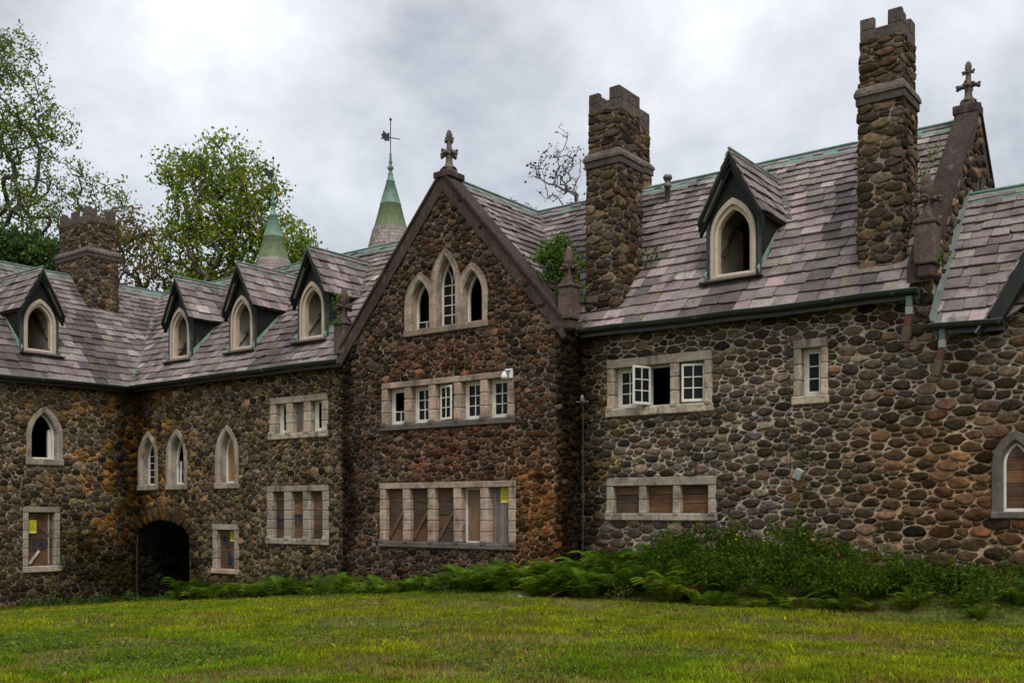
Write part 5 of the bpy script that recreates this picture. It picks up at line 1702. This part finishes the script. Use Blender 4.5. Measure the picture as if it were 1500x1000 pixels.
def fern_mesh(seed, nf, size):
    rnd = np.random.RandomState(seed); mb = MB()
    for i in range(nf):
        az = 2 * math.pi * (i + rnd.uniform(-.3, .3)) / nf
        L = size * rnd.uniform(.7, 1.15); rise = rnd.uniform(.8, 1.6)
        t = np.linspace(0, 1, 23)
        out = L * (.75 * t ** 1.25) ; up = L * rise * (t - .62 * t ** 2.4)
        base = np.stack([np.cos(az) * out, np.sin(az) * out, up], 1)
        side = np.array([-math.sin(az), math.cos(az), 0.0])
        sway = rnd.uniform(-.15, .15) * L
        base += side * (sway * t ** 2)[:, None]
        col = np.array(FERN_P[rnd.randint(4)]) * rnd.uniform(.8, 1.25)
        if rnd.rand() < .07: col = np.array((.10, .065, .022))
        tube(mb, base[[0, 5, 11, 17, 22]], [.006, .005, .004, .003, .001], col * .8, k=3, cap=False)
        tan = np.gradient(base, axis=0); tan /= np.linalg.norm(tan, axis=1, keepdims=True)
        V = []; F = []
        for j in range(2, 23):
            wl = L * .24 * math.sin(math.pi * min(1, (j / 22) * .86 + .14)) ** .8 * rnd.uniform(.85, 1.1)
            for s in (-1, 1):
                d = s * side * .92 + tan[j] * .42 + np.array([0, 0, -.16]); d /= np.linalg.norm(d)
                p = base[j]; w = L * .0165 * rnd.uniform(.7, 1.2)
                mid = p + d * wl * .5; tip = p + d * wl + np.array([0, 0, -.08 * wl])
                k = len(V)
                V += [p - tan[j] * w * .6, p + tan[j] * w * .6, mid + tan[j] * w * .9 + np.array([0, 0, .01]), mid - tan[j] * w * .9, tip]
                F += [(k, k + 1, k + 2, k + 3), (k + 3, k + 2, k + 4)]
        mb.add(V, F, col)
    return mb


fern_protos = [fern_mesh(400 + i, [14, 11, 16, 12, 10, 15][i], [.70, .56, .74, .64, .50, .78][i]) for i in range(6)]
fern_me = []
for i, mb in enumerate(fern_protos):
    o = mb.build('fern', M['fern']); fern_me.append(o.data); bpy.data.objects.remove(o)
frn = np.random.RandomState(77)


def ferns(n, xr, off, ref, label, group, sc=(.75, 1.15), axis=0, along_c=False):
    """n ferns along a wall foot: off = distance from the wall"""
    for i in range(n):
        a = xr[0] + (xr[1] - xr[0]) * (i + frn.uniform(.05, .95)) / n; d = off[0] + (off[1] - off[0]) * frn.rand() ** 1.2
        x, y = (a, ref - d) if axis == 0 else (ref + d, a)
        o = bpy.data.objects.new('fern', fern_me[frn.randint(6)]); COL.objects.link(o)
        s = frn.uniform(*sc); o.location = (x, y, gz(x, y) - .03); o.scale = (s, s, s * frn.uniform(.85, 1.2)); o.rotation_euler = (frn.uniform(-.1, .1), frn.uniform(-.1, .1), frn.uniform(0, 6.28))
        tag(o, label, 'fern', group)


ferns(64, (GX1 - .2, -9.0), (.35, 2.5), YA, 'bright green arching fern below the low boarded three light window', 'ferns below the low three light window', (.95, 1.35))
ferns(34, (-16.4, GX1 - .1), (.35, 1.7), YG, 'bright green fern at the right half of the gable bay\'s foot', 'ferns at the right of the bay foot', (.75, 1.15))
ferns(34, (GX0 + .1, -16.4), (.3, 1.5), YG, 'olive green fern at the left half of the gable bay\'s foot', 'ferns at the left of the bay foot', (.6, .95))
ferns(52, (-26.7, GX0 - .1), (.3, 2.1), YA, 'deep green fern under the graffitied three light boards', 'ferns between the arch and the bay', (.75, 1.15))
ferns(6, (-28.0, -26.7), (.2, 1.2), YA, 'small low fern beside the arch opening', 'ferns beside the arch', (.45, .7))
ferns(16, (-9.4, -6.4), (1.7, 2.7), YA, 'pale fern at the front foot of the bushes', 'ferns in front of the bushes', (.5, .8))
ferns(20, (-6.6, -2.6), (1.2, 2.5), YA, 'dark fern at the right end under the pointed boarded window', 'ferns at the right end', (.6, .95))

# ------------------------------------------------------------------ bushes and weeds


def bush(name, label, x, y, lob, n, size, pal, seed, cat='bush', flowers=0, group=None, asp=.6):
    rnd = np.random.RandomState(seed); z = gz(x, y)
    t = thing(name, label, cat, (x, y, z), group)
    cen = []
    for dx, dy, dz, r in lob:
        k = max(6, int(n * r * r)); d = rnd.normal(0, 1, (k, 3)); d /= np.linalg.norm(d, axis=1, keepdims=True); d[:, 2] = np.abs(d[:, 2]) * 1.0 - .15
        cen.append(np.array([x + dx, y + dy, z + dz]) + d * r * rnd.uniform(.45, 1.05, (k, 1)) ** .6)
    cen = np.concatenate(cen)
    cen[:, 2] = z + (cen[:, 2] - z) * .80
    cen = cen[vnoise(cen[:, 0] * 3.2 + seed, cen[:, 1] * 3.2, cen[:, 2] * 3.2) > .33]        # gaps between its stems
    sp = cen[rnd.rand(len(cen)) < .10]; up_ = rnd.uniform(.05, .32, (len(sp), 1))                # shoots standing out
    cen = np.concatenate([cen, sp + np.array([0, 0, 1.0]) * up_, sp + np.array([0, -.2, .5]) * up_])
    cen[:, 2] = np.maximum(cen[:, 2], z + .03)
    mb = MB(); leaves(mb, cen[::2], 11, .07, size * .68, pal, rnd, flat=.8, asp=asp); leaves(mb, cen[1::2], 6, .08, size * 1.15, pal, rnd, flat=.8, asp=asp * .8); mb.build('foliage', M['leaf'], t)
    mb = MB()
    for k in range(min(60, max(8, len(cen) // 10))):
        p = cen[rnd.randint(len(cen))]; b = np.array([x + (p[0] - x) * .45, y + (p[1] - y) * .45, z - .05])
        tube(mb, [b, (b + p) / 2 + rnd.normal(0, .03, 3) + [0, 0, .06], p], [.010, .007, .003], (.06, .07, .025), k=4, cap=False)
    mb.build('stem', M['bark'], t)
    if flowers:
        top = cen[np.argsort(-cen[:, 2])[:flowers * 14]]
        for p in top[rnd.permutation(len(top))[:flowers]]:
            mb = MB()
            blob(mb, p + np.array([0, -.05, .06]), (.020, .020, .024), (.42, .12, .02) if rnd.rand() < .8 else (.55, .42, .02), k=6, m=5, rough=.3)
            mb.build('flower', M['leaf'], t)
    return t


BUS = [(0.0360, 0.0752, 0.0048), (0.0517, 0.0986, 0.0056), (0.0269, 0.0580, 0.0044), (0.0697, 0.1170, 0.0071)]
bush('jewelweed_bush', 'rounded jewelweed bush with orange flowers under the end of the low three light window', -9.75, 19.25,
     [(-.5, 0, .6, .6), (.3, .1, .75, .65), (.0, -.4, .3, .6), (.8, .0, .5, .55), (-.9, -.1, .3, .45), (-.4, -.8, .1, .5), (.5, -.8, .15, .55)], 330, .085, BUS, 501, flowers=16)
bush('jewelweed_bush', 'largest dark green jewelweed bush below the box lamp', -7.9, 19.1,
     [(-.6, .1, .6, .65), (.2, .1, .75, .7), (.9, .1, .55, .6), (0, -.5, .35, .65), (.8, -.6, .25, .55), (-.7, -.6, .25, .55), (0, -1.0, .1, .55), (.9, -1.0, .1, .45), (-.8, -1.0, .08, .45)], 330, .085, BUS, 502, flowers=14)
bush('jewelweed_bush', 'long dark green jewelweed bush trailing off to the right below the bare wall', -6.05, 18.95,
     [(-.8, .0, .5, .55), (0, 0, .42, .55), (.7, -.1, .32, .5), (-.3, -.5, .25, .45), (1.2, -.2, .22, .4), (.6, -.5, .2, .4), (-.7, -.8, .08, .42), (.1, -.9, .08, .42), (.9, -.8, .06, .38)], 330, .08, BUS, 503, flowers=7)
bush('bramble_bush', 'low tangle of dark brambles at the far right end of the wall foot', -4.4, 18.9,
     [(-.6, 0, .25, .4), (.1, 0, .25, .45), (.8, .1, .3, .5), (1.5, .1, .3, .5), (-.4, -.6, .08, .4), (.4, -.6, .08, .4), (1.2, -.5, .1, .4)], 260, .08, BUS, 504)
VIN_ = [(.085, .125, .018), (.12, .15, .02), (.10, .09, .02)]
WEED = [(0.063, 0.119, 0.025), (0.084, 0.147, 0.031), (0.048, 0.092, 0.022)]
bush('broadleaf_weed', 'low broad leaved weed patch at the foot of the left wing below its boarded window', XC + .55, 17.3,
     [(0, -1.0, .05, .30), (.1, -.3, .08, .34), (0, .5, .05, .30), (.2, 1.1, .05, .26)], 260, .11, WEED, 505, 'weeds')
bush('broadleaf_weed', 'low broad leaved weed patch in the inner corner left of the arch', XC + .7, 19.3,
     [(0, -.6, .05, .30), (.2, 0, .08, .30), (.7, .2, .05, .28)], 260, .11, WEED, 506, 'weeds')
bush('broadleaf_weed', 'tiny weed tuft in the mouth of the arch', -28.9, 19.7, [(0, 0, .03, .2), (.5, .1, .03, .18)], 300, .10, WEED, 507, 'weeds')
wr = np.random.RandomState(88)
for i in range(18):
    if i < 6: x, y, lb = wr.uniform(-26.0, -20.8), YA - wr.uniform(.4, 2.0), 'leafy weed among the ferns between the arch and the bay'
    elif i < 11: x, y, lb = wr.uniform(-20.2, -13.4), YG - wr.uniform(.4, 1.6), 'leafy weed among the ferns along the gable bay foot'
    else: x, y, lb = wr.uniform(-13.0, -9.6), YA - wr.uniform(.5, 2.3), 'leafy weed among the ferns below the low three light window'
    hgt = wr.uniform(.12, .42)
    bush('wall_weed', lb, x, y, [(0, 0, hgt * .6, .26), (wr.uniform(-.3, .3), wr.uniform(-.2, .2), hgt, .2), (wr.uniform(-.4, .4), -.1, .08, .22)], 330, wr.choice([.05, .075, .11]), [WEED, BUS, VIN_][i % 3], 600 + i, 'weed', 0, lb.replace('leafy weed', 'weeds'), wr.choice([.3, .55, .8]))
# plants up on the masonry
VIN = [(.085, .155, .025), (.11, .185, .030), (.065, .125, .022)]


def rooftop(name, label, pts, size, seed, n_per=8, spread=.08, pal=VIN, cat='plant', asp=.6):
    rnd = np.random.RandomState(seed); p = np.array(pts, float)
    t = thing(name, label, cat, tuple(p[0]))
    mb = MB(); cen = []
    for i in range(len(p) - 1):
        k = max(2, int(np.linalg.norm(p[i + 1] - p[i]) / .07)); s = np.linspace(0, 1, k)[:, None]
        cen.append(p[i] * (1 - s) + p[i + 1] * s)
    cen = np.concatenate(cen); leaves(mb, cen + rnd.normal(0, spread * .5, cen.shape), n_per, spread, size, pal, rnd, flat=.8, asp=asp); mb.build('foliage', M['leaf'], t)
    mb = MB(); tube(mb, p, .008, (.08, .06, .03), k=4); mb.build('stem', M['bark'], t)
    return t


def shrublet(name, label, c, lob, k, size, seed):
    rnd = np.random.RandomState(seed); t = thing(name, label, 'plant', c)
    cen = np.concatenate([np.array(c) + np.array(l[:3]) + rnd.normal(0, 1, (k, 3)) * np.array([.5, .5, .42]) * l[3] for l in lob])
    mb = MB(); leaves(mb, cen, 8, .06, size, VIN, rnd, flat=.9); mb.build('foliage', M['leaf'], t)
    mb = MB()
    for q in cen[::6]: tube(mb, [c, (np.array(c) + q) / 2 + [0, 0, .05], q], [.012, .008, .003], (.10, .07, .04), k=4, cap=False)
    mb.build('stem', M['bark'], t)


shrublet('seedling_shrub', 'bright green seedling shrub rooted in the roof valley behind the bay\'s right kneeler', (-13.55, 20.15, 4.95), [(0, 0, .45, .32), (-.35, .05, .85, .40), (-.05, .1, .95, .36), (-.6, .0, 1.2, .30), (.1, -.1, .15, .28), (-.25, .1, 1.35, .25)], 60, .11, 521)
rooftop('creeper', 'green creeper hanging over the finial on the bay\'s left kneeler', [(-20.9, 19.6, 5.72), (-20.6, 19.5, 5.80), (-20.3, 19.6, 5.82)], .10, 522, 9, .08)
rooftop('creeper', 'pale creeper tuft at the ledge of the bay\'s left kneeler', [(-20.85, 19.36, 5.10), (-20.6, 19.36, 5.2), (-20.35, 19.38, 5.0)], .09, 523, 8, .07)
rooftop('weed_tuft', 'weed growing on the slates against the right side of the chimney beside the bay', [(-12.1, 21.15, 5.75), (-11.95, 21.15, 6.0), (-11.7, 21.2, 6.12)], .09, 524, 9, .09)
rooftop('creeper', 'yellow green creeper spreading over the slates beside the tallest looking chimney', [(-5.95, 21.2, 6.0), (-5.98, 21.6, 6.5), (-5.96, 22.1, 7.05), (-5.92, 22.5, 7.5), (-5.9, 22.8, 7.75)], .08, 525, 4, .07)
rooftop('fern_tuft', 'yellow green fern tuft growing from the joint under the right kneeler', [(-5.2, 20.2, 4.62), (-5.15, 20.1, 4.72), (-5.05, 20.0, 4.68)], .10, 526, 8, .06)
rooftop('weed_tuft', 'small weed sprouting at the foot of the roof valley above the arch', [(-31.0, 19.98, 4.42), (-30.95, 20.05, 4.68)], .09, 527, 9, .09)
rooftop('weed_tuft', 'little weed at the gutter corner below the bay\'s left kneeler', [(-20.75, 19.7, 4.32), (-20.65, 19.65, 4.42)], .09, 528, 7, .06)
rooftop('weed_tuft', 'little weed on the slates below the bay\'s right kneeler', [(-12.95, 19.85, 4.28), (-12.8, 19.85, 4.36)], .08, 529, 6, .06)
rooftop('ivy_vine', 'thin ivy vine climbing the cobbled wall behind the box lamp', [(-7.75, 20.06, -.6), (-7.85, 20.06, 0), (-7.72, 20.06, .5), (-7.78, 20.07, .9), (-7.82, 20.08, 1.5)], .085, 530, 5, .075, BUS)
# litter
tb = thing('board_scrap', 'reddish brown plank scrap lying at the fern edge', 'board', (-12.3, 17.75, gz(-12.3, 17.75)))
mb = MB(); f = Fr((-12.3, 17.75, gz(-12.3, 17.75) + .06), (.75, .5, .43), (-.45, .0, .89), (.3, -.86, .1)); box(mb, f, -.38, .38, -.09, .09, -.015, .015, (.085, .038, .022), ch=.006)
mb.build('plank', M['wood'], tb)
mb = MB(); blob(mb, (-13.0, 17.5, gz(-13.0, 17.5) + .03), (.07, .04, .02), (.4, .4, .38), seed=3, rough=.5)
tag(mb.build('litter', M['sign']), 'crumpled white scrap of litter on the grass left of the plank scrap', 'litter')

# ------------------------------------------------------------------ grass
def grass():
    rnd = np.random.RandomState(900)
    n = 950000
    d = 6.8 * (40 / 6.8) ** rnd.rand(n)           # thicker close by
    t = rnd.uniform(-.72, .66, n)
    r = d * t
    X = SN * r - CS * d; Y = CS * r + SN * d
    front = np.where((X > GX0) & (X < GX1), YG, YA)
    ok = (Y < front - .12) & (X > XC + .12) & (X < 6)
    ok |= (X > -31.2) & (X < -28.4) & (Y < 20.8)
    X, Y, d = X[ok], Y[ok], d[ok]
    Z = ground_z(X, Y); n = len(X)
    p1 = vnoise(X * .45, Y * .45); p2 = vnoise(X * 1.3 + 40, Y * 1.3); p3 = vnoise(X * .22 + 7, Y * .3 + 3)
    wallD = np.where((X > GX0) & (X < GX1), YG, YA) - Y; wallD = np.minimum(wallD, X - XC)
    # bare and worn patches along the fern edge
    worn = smooth(.54, .74, p2) * .85 + .75 * smooth(.5, .7, vnoise(X * .9 + 3, Y * 1.6)) * np.exp(-((wallD - 3.0) / 1.1) ** 2) * (X > -17)
    keep = rnd.rand(n) > worn * .8
    X, Y, Z, d, p1, p2, p3, wallD, worn = [q[keep] for q in (X, Y, Z, d, p1, p2, p3, wallD, worn)]; n = len(X)
    tall = 1 + 1.1 * smooth(2.4, .6, wallD) + .7 * (vnoise(X * 2.2, Y * 2.2 + 9) > .72)
    H = (.028 + .022 * p1) * tall * rnd.uniform(.5, 1.5, n); W = rnd.uniform(.0022, .0050, n) * (1 + d * .028)
    az = rnd.uniform(0, 2 * np.pi, n); le = rnd.uniform(.3, 1.5, n) * H
    ca, sa = np.cos(az), np.sin(az)
    b0 = np.stack([X - sa * W, Y + ca * W, Z - .01], 1); b1 = np.stack([X + sa * W, Y - ca * W, Z - .01], 1)
    mx, my, mz = X + ca * le * .35, Y + sa * le * .35, Z + H * .62
    m0 = np.stack([mx - sa * W * .7, my + ca * W * .7, mz], 1); m1 = np.stack([mx + sa * W * .7, my - ca * W * .7, mz], 1)
    tp = np.stack([X + ca * le, Y + sa * le, Z + H], 1)
    V = np.stack([b0, b1, m1, m0, tp], 1).reshape(-1, 3)
    g1, g2, g3, g4 = np.array([.110, .178, .005]), np.array([.185, .212, .006]), np.array([.048, .115, .005]), np.array([.17, .105, .03])
    k = smooth(.32, .68, p3 * .4 + p1 * .35 + p2 * .25)[:, None]
    C = g1 * (1 - k) + g2 * k
    k = (smooth(3.6, 1.5, wallD) * .75)[:, None]; C = C * (1 - k) + g3 * k
    dry = (rnd.rand(n) < .07 + .55 * worn)[:, None]; C = np.where(dry, g4, C)
    C = C * (.72 + .62 * vnoise(X * 2.6, Y * 2.6, 5.0) ** 1.2)[:, None] * np.exp(rnd.normal(.05, .38, (n, 1))) * np.stack([rnd.uniform(.9, 1.1, n), np.ones(n), np.ones(n)], 1)
    i = np.arange(n)[:, None] * 5
    mb = MB()
    Q = i + np.array([[0, 1, 2, 3]]); T = i + np.array([[3, 2, 4]])
    mb.bulk(V, Q, 4, np.repeat(C, 5, 0), 0, False)
    mb.L.append((T).ravel()); mb.S.append(np.full(n, 3)); mb.M.append(np.zeros(n, int)); mb.SM.append(np.zeros(n, bool))
    tag(mb.build('grass', M['grass']), 'short olive green lawn grass with worn brown patches', 'grass', kind='stuff')
    # fallen leaves
    m = 420; d = 7.5 * (26 / 7.5) ** rnd.rand(m); t = rnd.uniform(-.7, .65, m); r = d * t
    X = SN * r - CS * d; Y = CS * r + SN * d; ok = (Y < 18.8) & (X > XC + .8); X, Y = X[ok], Y[ok]
    mb = MB(); leaves(mb, np.stack([X, Y, ground_z(X, Y) + .05], 1), 1, .01, .075, [(.22, .10, .03), (.13, .06, .025), (.26, .19, .05), (.16, .09, .03)], rnd, flat=2.5, asp=.7)
    tag(mb.build('fallen_leaves', M['fern']), 'fallen brown and yellow leaves scattered on the lawn', 'leaves', kind='stuff')
    # clover and plantain leaves lying in the turf
    m = 40000
    d = 7.5 * (28 / 7.5) ** rnd.rand(m); t = rnd.uniform(-.7, .65, m); r = d * t
    X = SN * r - CS * d; Y = CS * r + SN * d
    ok = (Y < 18.6) & (X > XC + .8) & (vnoise(X * .8 + 60, Y * .8) > .58)
    X, Y = X[ok], Y[ok]; cen = np.stack([X, Y, ground_z(X, Y) + .035], 1)
    mb = MB(); leaves(mb, cen, 3, .02, .035, [(.10, .15, .025), (.13, .17, .035), (.075, .12, .02)], rnd, flat=3.0, asp=.9)
    tag(mb.build('clover', M['fern']), 'patches of pale clover leaves in the lawn', 'clover', kind='stuff')


grass()
for o in bpy.data.objects:
    if '_o' in o: del o['_o']
